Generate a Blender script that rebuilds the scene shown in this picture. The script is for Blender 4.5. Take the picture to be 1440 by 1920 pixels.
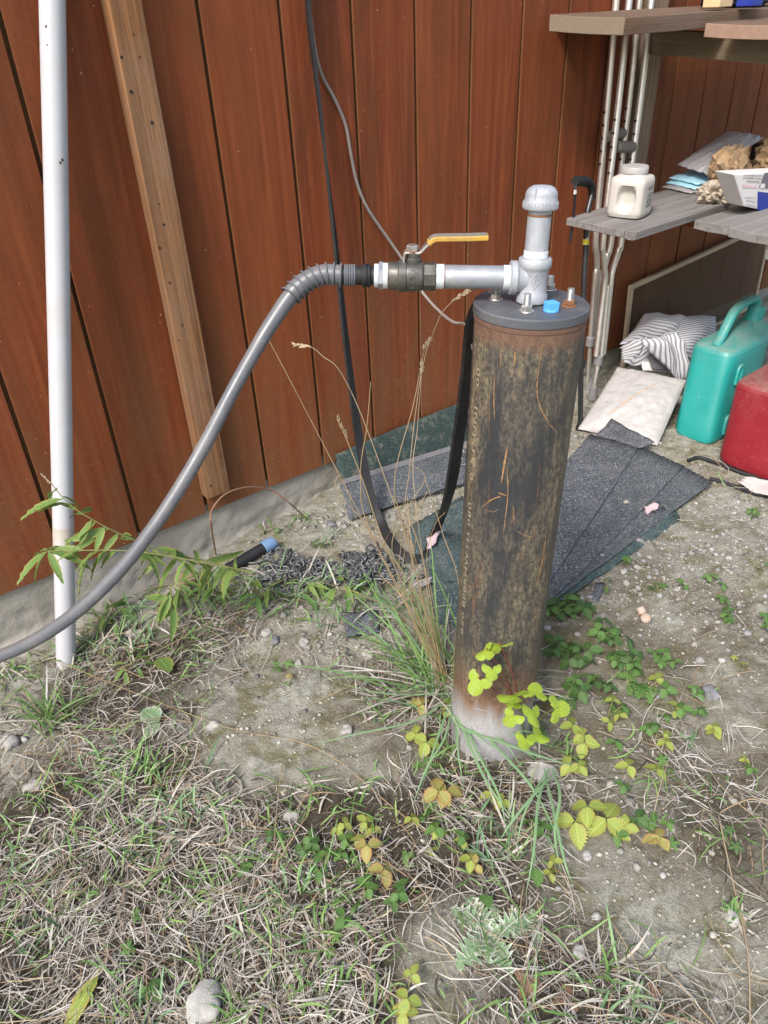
import bpy, bmesh, math, random
import numpy as np
from mathutils import Vector, Matrix

for o in list(bpy.data.objects):
    bpy.data.objects.remove(o)
random.seed(7); rng = np.random.default_rng(7)
scene = bpy.context.scene
COL = scene.collection

# ---------------------------------------------------------------- camera
CAM_H = 1.28
FPX = 1410.0
_d = np.array([822 - 720, 3080 - 960, FPX]); _d /= np.linalg.norm(_d)
_fw = np.array([0, 0, 1.0]); _Y = _fw - _d * (_fw @ _d); _Y /= np.linalg.norm(_Y)
_Z = -_d; _X = np.cross(_Y, _Z)
R = np.array([_X, _Y, _Z])
CAM = np.array([0, 0, CAM_H])
cam_data = bpy.data.cameras.new('camera')
cam_data.sensor_fit = 'VERTICAL'; cam_data.sensor_height = 24.0
cam_data.lens = FPX / 1920 * 24.0
cam_data.clip_start = 0.02; cam_data.clip_end = 500
cam = bpy.data.objects.new('camera', cam_data); COL.objects.link(cam)
cm = np.eye(4); cm[:3, 0] = R[:, 0]; cm[:3, 1] = -R[:, 1]; cm[:3, 2] = -R[:, 2]; cm[:3, 3] = CAM
cam.matrix_world = Matrix(cm.tolist())
scene.camera = cam

# ---------------------------------------------------------------- sky and sun (open shade, soft light from the left)
SUN_AZ = np.array([-0.50, -0.866]); SUN_EL = math.radians(49)
sdir = np.array([SUN_AZ[0] * math.cos(SUN_EL), SUN_AZ[1] * math.cos(SUN_EL), math.sin(SUN_EL)])
world = bpy.data.worlds.new('World'); scene.world = world; world.use_nodes = True
wn = world.node_tree; wn.nodes.clear()
sky = wn.nodes.new('ShaderNodeTexSky'); sky.sky_type = 'NISHITA'; sky.sun_disc = False
sky.sun_elevation = SUN_EL
sky.sun_rotation = math.atan2(sdir[0], sdir[1])
sky.air_density = 1.3; sky.dust_density = 3.5; sky.ozone_density = 1.0
bg = wn.nodes.new('ShaderNodeBackground'); bg.inputs[1].default_value = 0.115
wo = wn.nodes.new('ShaderNodeOutputWorld')
wn.links.new(sky.outputs[0], bg.inputs[0]); wn.links.new(bg.outputs[0], wo.inputs[0])
sl = bpy.data.lights.new('sun', 'SUN'); sl.energy = 2.0; sl.angle = math.radians(15); sl.color = (1.0, 0.975, 0.94)
so = bpy.data.objects.new('sun', sl); COL.objects.link(so)
so.rotation_euler = Vector((-sdir).tolist()).to_track_quat('-Z', 'Y').to_euler()
so.location = (sdir * 6).tolist()
scene.view_settings.view_transform = 'Standard'; scene.view_settings.look = 'None'
scene.view_settings.gamma = 1.0; scene.view_settings.use_curve_mapping = False
scene.view_settings.exposure = 1.18

# ---------------------------------------------------------------- measuring helpers
def ray(x, y): return R @ np.array([x - 720, y - 960, FPX])
def at(x, y, dep): return CAM + ray(x, y) / FPX * dep
def onY(x, y, Y): r = ray(x, y); return CAM + r * (Y / r[1])
def onZ(x, y, z): r = ray(x, y); return CAM + r * ((z - CAM_H) / r[2])
WA = math.radians(37.5)
DV = np.array([math.cos(WA), math.sin(WA), 0.0]); NV = np.array([-DV[1], DV[0], 0.0]); ZV = np.array([0, 0, 1.0])
WD = 1.744                                   # distance of the siding face from the camera
def W(x, y, n=WD): r = ray(x, y); return CAM + r * (n / (NV @ r))
def U(u, n, z): return DV * u + NV * n + ZV * z
def un(p): return float(p @ DV), float(p @ NV)
def V(*a): return np.array(a, float)
def norm(v): v = np.asarray(v, float); return v / max(1e-9, np.linalg.norm(v))
def ss(a, b, x):
    t = np.clip((x - a) / (b - a), 0, 1); return t * t * (3 - 2 * t)

def _hash(ix, iy, s):
    h = np.sin(ix * 127.1 + iy * 311.7 + s * 74.7) * 43758.5453
    return h - np.floor(h)
def vnoise(x, y, s=0):
    x = np.asarray(x, float); y = np.asarray(y, float)
    ix = np.floor(x); iy = np.floor(y); fx = x - ix; fy = y - iy
    fx = fx * fx * (3 - 2 * fx); fy = fy * fy * (3 - 2 * fy)
    a = _hash(ix, iy, s); b = _hash(ix + 1, iy, s); c = _hash(ix, iy + 1, s); d = _hash(ix + 1, iy + 1, s)
    return (a + (b - a) * fx) * (1 - fy) + (c + (d - c) * fx) * fy - 0.5
def ground_h(x, y):
    x = np.asarray(x, float); y = np.asarray(y, float)
    u = x * DV[0] + y * DV[1]; n = x * NV[0] + y * NV[1]
    h = -0.060 * ss(0.95, 0.25, u) * ss(1.0, 1.62, n)
    h = h - 0.018 * ss(-0.1, -0.6, x)
    near = np.exp(-((x - 0) ** 2 + (y - 1.2) ** 2) / 9.0)
    h = h + near * (0.035 * vnoise(x * 3.1, y * 3.1, 1) + 0.022 * vnoise(x * 9, y * 9, 2) + 0.012 * vnoise(x * 26, y * 26, 3)
                    + 0.009 * vnoise(x * 64, y * 64, 4) + 0.005 * vnoise(x * 120, y * 120, 5))
    q = np.hypot(x - .205, y - 1.085); h = h + (-.016 - h) * ss(.24, .10, q)
    return h
_T = np.linspace(0.45, 5.0, 900)
def G(px, py, up=0.0):
    r = ray(px, py) / FPX
    p = CAM[None] + _T[:, None] * r[None]
    d = p[:, 2] - ground_h(p[:, 0], p[:, 1])
    i = int(np.argmax(d < 0))
    q = p[i].copy(); q[2] = float(ground_h(q[0], q[1])) + up
    return q
def gz(p, up=0.0):
    p = np.array(p, float); p[2] = float(ground_h(p[0], p[1])) + up; return p

def catmull(P, k=8):
    P = [np.asarray(p, float) for p in P]
    P = [2 * P[0] - P[1]] + P + [2 * P[-1] - P[-2]]
    out = []
    for i in range(1, len(P) - 2):
        a, b, c, d = P[i - 1], P[i], P[i + 1], P[i + 2]
        for j in range(k):
            t = j / k
            out.append(0.5 * (2 * b + (c - a) * t + (2 * a - 5 * b + 4 * c - d) * t * t + (3 * b - a - 3 * c + d) * t ** 3))
    out.append(P[-2]); return out
def lin(a, b, k): return [np.asarray(a) + (np.asarray(b) - np.asarray(a)) * i / k for i in range(k + 1)]
def frames(P, up=None):
    P = np.array(P); T = np.gradient(P, axis=0); T /= np.linalg.norm(T, axis=1)[:, None] + 1e-12
    if up is None: up = V(0, 0, 1) if abs(T[0][2]) < .9 else V(1, 0, 0)
    n = norm(up - T[0] * (up @ T[0])); out = []
    for t in T:
        n = norm(n - t * (n @ t)); out.append((t, n, np.cross(t, n)))
    return out

class MB:
    def __init__(s): s.v = []; s.f = []; s.uv = None
    def add(s, vs, fs):
        b = len(s.v); s.v += [tuple(map(float, p)) for p in vs]; s.f += [tuple(b + i for i in f) for f in fs]; return s
    def box(s, c, half, ax=None):
        ax = np.eye(3) if ax is None else np.array(ax); c = np.asarray(c); vs = []
        for k in (-1, 1):
            for j in (-1, 1):
                for i in (-1, 1): vs.append(c + ax[0] * half[0] * i + ax[1] * half[1] * j + ax[2] * half[2] * k)
        return s.add(vs, [(0, 2, 3, 1), (4, 5, 7, 6), (0, 1, 5, 4), (2, 6, 7, 3), (0, 4, 6, 2), (1, 3, 7, 5)])
    def tube(s, P, r, seg=12, cap=True, up=None):
        fr = frames(P, up); n = len(P); rr = [r] * n if np.isscalar(r) else list(r); vs = []; fs = []
        for p, (t, a, b), q in zip(P, fr, rr):
            for i in range(seg):
                w = 2 * math.pi * i / seg; vs.append(np.asarray(p) + (a * math.cos(w) + b * math.sin(w)) * q)
        for k in range(n - 1):
            for i in range(seg):
                j = (i + 1) % seg; fs.append((k * seg + i, k * seg + j, (k + 1) * seg + j, (k + 1) * seg + i))
        if cap: fs.append(tuple(range(seg))[::-1]); fs.append(tuple((n - 1) * seg + i for i in range(seg)))
        return s.add(vs, fs)
    def sweep(s, P, sec, N, cap=True):
        """section (list of (x,y)) carried along P; x along N x T, y along N"""
        P = np.array(P); T = np.gradient(P, axis=0); m = len(sec); vs = []; fs = []
        for p, t, nn in zip(P, T, N):
            t = norm(t); nn = norm(nn - t * (nn @ t)); b = np.cross(nn, t)
            for x, y in sec: vs.append(p + b * x + nn * y)
        for k in range(len(P) - 1):
            for i in range(m):
                j = (i + 1) % m; fs.append((k * m + i, k * m + j, (k + 1) * m + j, (k + 1) * m + i))
        if cap: fs.append(tuple(range(m))[::-1]); fs.append(tuple((len(P) - 1) * m + i for i in range(m)))
        return s.add(vs, fs)
    def lathe(s, prof, org, axis, seg=24, ref=None, ph=0.0, caps=True):
        a = norm(axis); ref = V(1, 0, 0) if ref is None else ref
        if abs(norm(ref) @ a) > .95: ref = V(0, 1, 0)
        x = norm(ref - a * (ref @ a)); y = np.cross(a, x); vs = []; fs = []; n = len(prof)
        for r, h in prof:
            for i in range(seg):
                w = 2 * math.pi * i / seg + ph; vs.append(np.asarray(org) + a * h + (x * math.cos(w) + y * math.sin(w)) * r)
        for k in range(n - 1):
            for i in range(seg):
                j = (i + 1) % seg; fs.append((k * seg + i, k * seg + j, (k + 1) * seg + j, (k + 1) * seg + i))
        if caps: fs.append(tuple(range(seg))[::-1]); fs.append(tuple((n - 1) * seg + i for i in range(seg)))
        return s.add(vs, fs)
    def grid(s, A):
        A = np.asarray(A); m, n = A.shape[:2]
        return s.add(A.reshape(-1, 3), [(i * n + j, i * n + j + 1, (i + 1) * n + j + 1, (i + 1) * n + j) for i in range(m - 1) for j in range(n - 1)])
    def ribbon(s, P, w, side, fold=0.0):
        """thin blade: two strips either side of a midrib; side = sideways direction(s)"""
        P = np.array(P); n = len(P); T = np.gradient(P, axis=0); vs = []; fs = []
        for k in range(n):
            t = norm(T[k]); sd = side[k] if isinstance(side, list) else side
            b = norm(sd - t * (sd @ t)); nn = np.cross(t, b); ww = w[k] if not np.isscalar(w) else w
            vs += [P[k] - b * ww, P[k] - nn * fold * ww, P[k] + b * ww]
        for k in range(n - 1):
            a = 3 * k; fs += [(a, a + 1, a + 4, a + 3), (a + 1, a + 2, a + 5, a + 4)]
        return s.add(vs, fs)
    def build(s, name, mat, parent=None, org=None, smooth=35, bevel=0, solid=0, subd=0, uv=None):
        me = bpy.data.meshes.new(name)
        vv = np.array(s.v)
        if parent is not None: o0 = np.array(parent.get('_o', (0, 0, 0)))
        elif org is not None: o0 = np.asarray(org, float)
        else:
            o0 = V(*((vv.min(0) + vv.max(0)) / 2)); o0[2] = vv[:, 2].min()
        me.from_pydata((vv - o0).tolist(), [], s.f); me.update()
        if uv is not None:
            l = me.uv_layers.new(name='UVMap'); uu = np.array(uv)
            idx = np.zeros(len(me.loops), int); me.loops.foreach_get('vertex_index', idx)
            l.data.foreach_set('uv', uu[idx].ravel())
        if smooth:
            me.shade_smooth()
            if smooth < 180: me.set_sharp_from_angle(angle=math.radians(smooth))
        o = bpy.data.objects.new(name, me); COL.objects.link(o)
        if mat is not None: me.materials.append(mat)
        if parent is not None:
            o.parent = parent
            if parent.type == 'MESH': pass
        else: o.location = o0.tolist()
        o['_o'] = [float(q) for q in o0]
        if subd: m = o.modifiers.new('sub', 'SUBSURF'); m.levels = subd; m.render_levels = subd
        if solid: m = o.modifiers.new('sol', 'SOLIDIFY'); m.thickness = solid; m.offset = 0
        if bevel:
            m = o.modifiers.new('bev', 'BEVEL'); m.width = bevel; m.segments = 2; m.limit_method = 'ANGLE'; m.angle_limit = math.radians(40)
        return o
def thing(name, label, cat, org, group=None):
    o = bpy.data.objects.new(name, None); COL.objects.link(o); o.empty_display_size = 0.05
    o.location = [float(q) for q in org]; o['_o'] = [float(q) for q in org]
    return tag(o, label, cat, group)
def tag(o, label=None, cat=None, group=None, kind=None):
    if label: o['label'] = label
    if cat: o['category'] = cat
    if group: o['group'] = group
    if kind: o['kind'] = kind
    return o
# children of a mesh part share that part's origin, so sub-parts are built with the same offset (see '_o')

# ---------------------------------------------------------------- materials
class NT:
    def __init__(s, name):
        s.m = bpy.data.materials.new(name); s.m.use_nodes = True; s.t = s.m.node_tree; s.t.nodes.clear()
        s.out = s.t.nodes.new('ShaderNodeOutputMaterial'); s.b = s.t.nodes.new('ShaderNodeBsdfPrincipled')
        s.t.links.new(s.b.outputs[0], s.out.inputs[0]); s.tc = None
    def set(s, sock, v):
        if hasattr(v, 'is_output'): s.t.links.new(v, sock)
        elif isinstance(v, (tuple, list)) and len(v) == 3 and sock.type == 'RGBA': sock.default_value = (*v, 1)
        else: sock.default_value = v
    def p(s, **k):
        for a, v in k.items(): s.set(s.b.inputs[a.replace('_', ' ')], v)
    def n(s, typ, props=None, **ins):
        x = s.t.nodes.new('ShaderNode' + typ)
        for a, v in (props or {}).items(): setattr(x, a, v)
        for a, v in ins.items():
            key = int(a[1:]) if a[0] == 'i' and a[1:].isdigit() else a.replace('_', ' ')
            s.set(x.inputs[key], v)
        return x
    def co(s, scale=(1, 1, 1), kind='Object', rot=(0, 0, 0), rnd=False):
        if s.tc is None: s.tc = s.t.nodes.new('ShaderNodeTexCoord')
        src = s.tc.outputs[kind]
        if rnd:
            oi = s.n('ObjectInfo'); v = s.n('VectorMath', {'operation': 'SCALE'}, i0=(37.0, 11.0, 23.0)); s.t.links.new(oi.outputs['Random'], v.inputs['Scale'])
            ad = s.n('VectorMath', {'operation': 'ADD'}, i0=src, i1=v.outputs[0]); src = ad.outputs[0]
        mp = s.n('Mapping', None, Vector=src, Scale=scale, Rotation=rot); return mp.outputs[0]
    def noise(s, co, scale, detail=4, rough=.6, dist=0): return s.n('TexNoise', None, Vector=co, Scale=scale, Detail=detail, Roughness=rough, Distortion=dist).outputs[0]
    def ramp(s, fac, *stops):
        r = s.n('ValToRGB', None, Fac=fac); e = r.color_ramp.elements
        while len(e) < len(stops): e.new(.5)
        for q, (p, c) in zip(e, stops): q.position = p; q.color = (*c, 1) if len(c) == 3 else c
        return r.outputs[0]
    def r01(s, fac, a, b): return s.n('MapRange', {'clamp': True}, i0=fac, i1=a, i2=b, i3=0.0, i4=1.0).outputs[0]
    def mix(s, fac, a, b, mode='MIX'):
        x = s.t.nodes.new('ShaderNodeMix'); x.data_type = 'RGBA'; x.blend_type = mode
        s.set(x.inputs[0], fac); s.set(x.inputs[6], a); s.set(x.inputs[7], b); return x.outputs[2]
    def math(s, op, a, b=0.5, c=None):
        x = s.n('Math', {'operation': op}, i0=a, i1=b)
        return x.outputs[0]
    def bump(s, h, strength=.3, dist=.002):
        x = s.n('Bump', None, Height=h, Strength=strength, Distance=dist); s.t.links.new(x.outputs[0], s.b.inputs['Normal']); return x
    def rand(s): return s.n('ObjectInfo').outputs['Random']
    def island(s): return s.n('NewGeometry').outputs['Random Per Island']

def m_plain(name, col, rough=.5, metal=0, var=.25, scale=30, dirt=None, dirt_amt=.35, bump=.12, bd=.0006, spec=.5, dust=0.0, scuff=0.0):
    t = NT(name); co = t.co(); n1 = t.noise(co, scale, 5)
    c = t.mix(n1, tuple(q * (1 - var) for q in col), tuple(min(1, q * (1 + var)) for q in col))
    if dirt is not None:
        n2 = t.noise(co, scale * .35, 8, .75); c = t.mix(t.math('MULTIPLY', t.r01(n2, .5, .72), dirt_amt), c, dirt)
    if dust:      # dust that has settled on the upward faces
        nz = t.n('SeparateXYZ', None, Vector=t.n('NewGeometry').outputs['Normal']).outputs[2]
        c = t.mix(t.math('MULTIPLY', t.math('MULTIPLY', t.r01(nz, .25, .95), t.r01(t.noise(co, 22, 7, .75), .28, .62)), dust), c, (.26, .235, .20))
    if scuff:
        sc = t.noise(t.co((18, 18, 160), rot=(.5, .3, .2)), 1, 5, .75); c = t.mix(t.math('MULTIPLY', t.r01(sc, .60, .70), scuff), c, tuple(min(1, q * .6 + .22) for q in col))
        c = t.mix(t.math('MULTIPLY', t.r01(t.noise(t.co(), 130, 3), .66, .70), scuff * .7), c, (.40, .38, .36))
    t.p(Base_Color=c, Metallic=metal, Roughness=t.n('MapRange', None, i0=n1, i1=.2, i2=.8, i3=max(.05, rough - .1), i4=min(1, rough + .12)).outputs[0])
    t.b.inputs['Specular IOR Level'].default_value = spec
    if bump: t.bump(t.noise(co, scale * 6, 4), bump, bd)
    return t.m

def m_wall():
    t = NT('red_stained_siding'); co = t.co(rnd=True)
    g = t.noise(t.co((34, 34, 1.5), rnd=True), 1, 6, .62, .9)
    fine = t.noise(t.co((520, 520, 10), rnd=True), 1, 4, .7)
    big = t.noise(t.co((6, 6, 1.6), rnd=True), 1, 5, .65, 1.0); cross = t.noise(t.co((40, 40, 300), rnd=True), 1, 4, .7)
    c = t.ramp(g, (.25, (.095, .021, .009)), (.5, (.170, .042, .016)), (.75, (.235, .068, .025)))
    c = t.mix(t.math('MULTIPLY', t.r01(big, .42, .62), .75), c, t.mix(g, (.060, .019, .0085), (.135, .048, .018)))
    c = t.mix(t.math('MULTIPLY', t.rand(), .45), c, (.215, .064, .018))
    c = t.mix(t.math('MULTIPLY', t.r01(fine, .5, .8), .35), c, (.07, .019, .010))
    c = t.mix(t.math('MULTIPLY', t.r01(cross, .55, .75), .22), c, (.25, .095, .04))
    sep = t.n('SeparateXYZ', None, Vector=t.co()).outputs[2]
    low = t.r01(sep, .75, .05)
    c = t.mix(t.math('MULTIPLY', t.math('MULTIPLY', low, t.r01(big, .3, .6)), .75), c, (.20, .092, .044))
    dust = t.math('MULTIPLY', t.r01(t.noise(t.co((60, 60, 60)), 1, 8, .8), .54, .72), t.math('ADD', t.math('MULTIPLY', low, .35), .07))
    c = t.mix(dust, c, (.32, .21, .13))
    sp = t.n('TexVoronoi', {'feature': 'F1'}, Vector=t.co((1, 1, .6), rnd=True), Scale=55.0).outputs[0]
    msk = t.math('MULTIPLY', t.math('LESS_THAN', sp, t.math('MULTIPLY', t.noise(co, 30, 2), .11)), t.math('GREATER_THAN', t.noise(co, 17, 3), .56))
    c = t.mix(t.math('MULTIPLY', msk, .8), c, (.50, .40, .30))
    t.p(Base_Color=c, Roughness=t.n('MapRange', None, i0=big, i1=.3, i2=.7, i3=.46, i4=.66).outputs[0]); t.b.inputs['Specular IOR Level'].default_value = .16
    h = t.math('ADD', t.math('MULTIPLY', fine, .7), t.math('ADD', g, t.math('MULTIPLY', cross, .35))); t.bump(h, .4, .0018); return t.m

def m_wood(name, dark, light, axis='Z', freq=60, rough=.8, grey=None, knots=True, seed=0.0, wear=.4):
    """sawn wood, grain along the given object axis"""
    t = NT(name); k = {'X': (1.2, freq, freq), 'Y': (freq, 1.2, freq), 'Z': (freq, freq, 1.2)}[axis]
    co = t.co(k, rnd=True); ring = t.noise(co, 1, 5, .6, .5)
    k2 = tuple(q * 6 if q > 2 else q * 4 for q in k); fine = t.noise(t.co(k2, rnd=True), 1, 4, .7)
    c = t.ramp(ring, (.28, dark), (.5, tuple((a + b) / 2 for a, b in zip(dark, light))), (.72, light))
    c = t.mix(t.math('MULTIPLY', t.r01(fine, .48, .75), .5), c, tuple(q * .45 for q in dark))
    if grey is not None:
        n2 = t.noise(t.co((6, 6, 6), rnd=True), 1, 6, .7); c = t.mix(t.math('MULTIPLY', t.r01(n2, .35, .65), wear), c, grey)
    n3 = t.noise(t.co((90, 90, 90), rnd=True), 1, 6, .8); c = t.mix(t.math('MULTIPLY', t.r01(n3, .6, .75), .35), c, (.42, .38, .33))
    t.p(Base_Color=c, Roughness=rough); t.b.inputs['Specular IOR Level'].default_value = .15; t.bump(t.math('ADD', ring, t.math('MULTIPLY', fine, .7)), .7, .003); return t.m

def m_endgrain():
    t = NT('end_grain'); w = t.n('TexWave', {'wave_type': 'RINGS', 'rings_direction': 'X'}, Vector=t.co((1, 1, 1)), Scale=95.0, Distortion=1.2, Detail=3.0, Detail_Scale=6.0).outputs[1]
    n = t.noise(t.co(), 160, 5); c = t.ramp(w, (.1, (.085, .06, .042)), (.6, (.23, .17, .12)), (1, (.31, .24, .175)))
    c = t.mix(t.math('MULTIPLY', t.r01(n, .45, .7), .5), c, (.16, .13, .10)); t.p(Base_Color=c, Roughness=.9); t.bump(t.math('ADD', w, n), .4, .001); return t.m

def m_leaf(name, a, b, edge=None, rough=.5, trans=.35, rnd=.5):
    t = NT(name); co = t.co(rnd=True); n = t.noise(co, 90, 4); r = t.rand(); i = t.island()
    uv = t.n('SeparateXYZ', None, Vector=t.n('UVMap').outputs[0]); u, v = uv.outputs[0], t.math('ABSOLUTE', uv.outputs[1])
    c = t.mix(t.math('MULTIPLY', t.math('ADD', r, i), .5), a, b)
    c = t.mix(t.math('MULTIPLY', n, .55), c, tuple(q * .55 for q in a))
    ph = t.math('FRACT', t.math('SUBTRACT', t.math('MULTIPLY', u, 7.0), t.math('MULTIPLY', v, 1.6)))
    vein = t.math('MAXIMUM', t.math('MULTIPLY', t.r01(t.math('ABSOLUTE', t.math('SUBTRACT', ph, .5)), .14, .02), .8), t.r01(v, .10, .02))
    c = t.mix(t.math('MULTIPLY', vein, .38), c, tuple(min(1, q * 1.5 + .06) for q in b))
    spot = t.noise(co, 60, 4, .7); e = edge if edge is not None else (.22, .15, .05)
    lim = t.math('SUBTRACT', .82 if edge is None else .70, t.math('MULTIPLY', v, .20 if edge is None else .28))
    c = t.mix(t.math('MULTIPLY', t.r01(t.math('SUBTRACT', spot, lim), 0.0, .06), .85), c, e)
    t.p(Base_Color=c, Roughness=rough); t.b.inputs['Specular IOR Level'].default_value = .35
    tr = t.n('BsdfTranslucent', None, Color=c); mx = t.n('MixShader', None, Fac=trans)
    t.t.links.new(t.b.outputs[0], mx.inputs[1]); t.t.links.new(tr.outputs[0], mx.inputs[2]); t.t.links.new(mx.outputs[0], t.out.inputs[0])
    t.bump(t.math('SUBTRACT', t.math('MULTIPLY', t.noise(co, 300, 3), .4), vein), .5, .0008); return t.m
def m_blade(name, *cols, rough=.6, trans=.25):
    t = NT(name); i = t.island(); k = len(cols)
    c = t.ramp(i, *[((j + .5) / k, q) for j, q in enumerate(cols)])
    c = t.mix(t.math('MULTIPLY', t.noise(t.co(), 60, 3), .4), c, tuple(q * .55 for q in cols[0]))
    t.p(Base_Color=c, Roughness=rough); t.b.inputs['Specular IOR Level'].default_value = .3
    tr = t.n('BsdfTranslucent', None, Color=c); mx = t.n('MixShader', None, Fac=trans)
    t.t.links.new(t.b.outputs[0], mx.inputs[1]); t.t.links.new(tr.outputs[0], mx.inputs[2]); t.t.links.new(mx.outputs[0], t.out.inputs[0]); return t.m

def m_ground():
    t = NT('dry_dirt'); co = t.co()
    a = t.noise(co, 6, 6, .65); b = t.noise(co, 42, 7, .75); f = t.noise(co, 260, 5, .8); m = t.noise(co, 11, 6, .72, .5); v = t.noise(co, 95, 5, .75)
    hum_shade = t.n('Attribute', {'attribute_name': 'humus_shade'}).outputs['Fac']; gr = t.n('Attribute', {'attribute_name': 'gritty'}).outputs['Fac']
    c = t.ramp(b, (.28, (.22, .21, .17)), (.48, (.45, .44, .375)), (.70, (.62, .615, .55)))
    c = t.mix(t.r01(a, .38, .62), c, t.mix(b, (.20, .175, .135), (.47, .44, .365)))
    c = t.mix(t.math('MULTIPLY', t.r01(v, .54, .72), .5), c, (.12, .105, .08))
    c = t.mix(t.math('MULTIPLY', t.r01(m, .49, .62), .75), c, t.mix(f, (.085, .080, .026), (.25, .225, .085)))
    c = t.mix(t.math('MULTIPLY', t.r01(f, .54, .7), .5), c, (.11, .096, .075))
    lo = t.n('Attribute', {'attribute_name': 'loam'}).outputs['Fac']
    c = t.mix(t.math('MULTIPLY', t.math('MULTIPLY', lo, t.r01(a, .28, .62)), .8), c, t.mix(b, (.075, .062, .036), (.26, .22, .145)))
    c = t.mix(t.math('MULTIPLY', t.r01(t.noise(co, 170, 3, .6), .60, .67), t.math('ADD', t.math('MULTIPLY', gr, .6), .3)), c, (.50, .49, .46))
    c = t.mix(t.math('MULTIPLY', t.math('MULTIPLY', t.r01(hum_shade, .25, .75), t.r01(b, .15, .45)), .9), c, t.mix(f, (.035, .028, .021), (.115, .092, .068)))  # dark humus soil, deepened as painted shade in the thatch gaps
    t.p(Base_Color=c, Roughness=.95); t.b.inputs['Specular IOR Level'].default_value = .15
    t.bump(t.math('ADD', t.math('ADD', t.math('MULTIPLY', b, 1.2), v), f), 1.0, .009); return t.m

def m_casing():
    t = NT('rusty_steel_casing'); co = t.co()
    st = t.noise(t.co((30, 30, 5)), 1, 7, .7, .4); fine = t.noise(t.co((1, 1, .5)), 260, 6, .8); big = t.noise(t.co((8, 8, 2.0)), 1, 6, .62, .5); mid = t.noise(t.co((1, 1, .55)), 120, 7, .78)
    z = t.n('SeparateXYZ', None, Vector=co).outputs[2]
    dark = t.mix(mid, (.014, .015, .018), (.048, .050, .054))
    tan = t.mix(mid, (.15, .115, .066), (.36, .285, .17))
    soft = t.r01(t.math('ADD', t.math('MULTIPLY', big, .75), t.math('MULTIPLY', st, .55)), .55, .78)
    spk = t.r01(t.math('ADD', t.math('MULTIPLY', fine, .6), t.math('MULTIPLY', mid, .55)), .52, .66)
    mask = t.math('MULTIPLY', soft, t.math('ADD', t.math('MULTIPLY', spk, .80), .16))
    c = t.mix(mask, dark, tan)
    rs = t.noise(t.co((70, 70, 3.5)), 1, 5, .65, .2); c = t.mix(t.math('MULTIPLY', t.math('MULTIPLY', t.r01(rs, .60, .74), t.r01(mid, .4, .62)), .7), c, (.27, .125, .045))
    zz = t.math('ADD', z, t.math('MULTIPLY', t.math('SUBTRACT', st, .5), .13)); zt_ = t.math('ADD', z, t.math('MULTIPLY', t.math('SUBTRACT', st, .5), .035))
    c = t.mix(t.math('MULTIPLY', t.r01(zz, .26, .15), t.math('ADD', t.math('MULTIPLY', spk, .5), .45)), c, t.mix(mid, (.13, .062, .034), (.27, .165, .10)))
    c = t.mix(t.math('MULTIPLY', t.r01(zz, .150, .085), t.math('ADD', t.math('MULTIPLY', spk, -.45), .97)), c, t.mix(mid, (.25, .255, .265), (.46, .475, .50)))
    c = t.mix(t.math('MULTIPLY', t.r01(zt_, .858, .876), .75), c, t.mix(mid, (.085, .038, .024), (.20, .115, .075)))
    t.p(Base_Color=c, Metallic=0.0, Roughness=t.n('MapRange', None, i0=mask, i1=0.0, i2=.8, i3=.42, i4=.88).outputs[0]); t.b.inputs['Specular IOR Level'].default_value = .28
    t.bump(t.math('ADD', fine, t.math('MULTIPLY', mask, .9)), .5, .0013); return t.m

def m_shingle(name='granule_shingle', tint=(.035, .075, .065), amt=.5, debris=0.0):
    t = NT(name); co = t.co(rnd=True); g = t.n('TexVoronoi', None, Vector=co, Scale=420.0).outputs[1]
    h = t.n('SeparateColor', None, Color=g).outputs[0]; n = t.noise(co, 14, 5); n2 = t.noise(co, 5, 6, .7)
    c = t.ramp(h, (.1, (.026, .031, .038)), (.55, (.070, .080, .090)), (.9, (.145, .155, .175)), (1, (.42, .42, .44)))
    c = t.mix(t.math('MULTIPLY', t.r01(n, .45, .7), .5), c, (.13, .13, .145)); c = t.mix(t.math('MULTIPLY', t.r01(n2, .5, .66), .45), c, (.035, .037, .042))
    c = t.mix(t.math('ADD', t.math('MULTIPLY', t.rand(), .3), amt - .3), c, tint)
    c = t.mix(t.math('MULTIPLY', t.r01(t.noise(co, 26, 8, .8), .53, .68), .25 + debris), c, (.24, .21, .165))
    t.p(Base_Color=c, Roughness=.9); t.b.inputs['Specular IOR Level'].default_value = .25; t.bump(h, .5, .001); return t.m

def m_stripe():
    t = NT('striped_ticking'); u = t.n('UVMap').outputs[0]; s = t.n('SeparateXYZ', None, Vector=u).outputs[0]
    fr = t.math('FRACT', t.math('MULTIPLY', s, 1.0)); m = t.math('LESS_THAN', fr, .42)
    c = t.mix(m, (.52, .515, .54), (.17, .17, .19)); nz = t.noise(t.co(), 900, 3); c = t.mix(t.math('MULTIPLY', nz, .25), c, (.4, .4, .42))
    t.p(Base_Color=c, Roughness=.95); t.bump(nz, .2, .0006); return t.m

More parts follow.
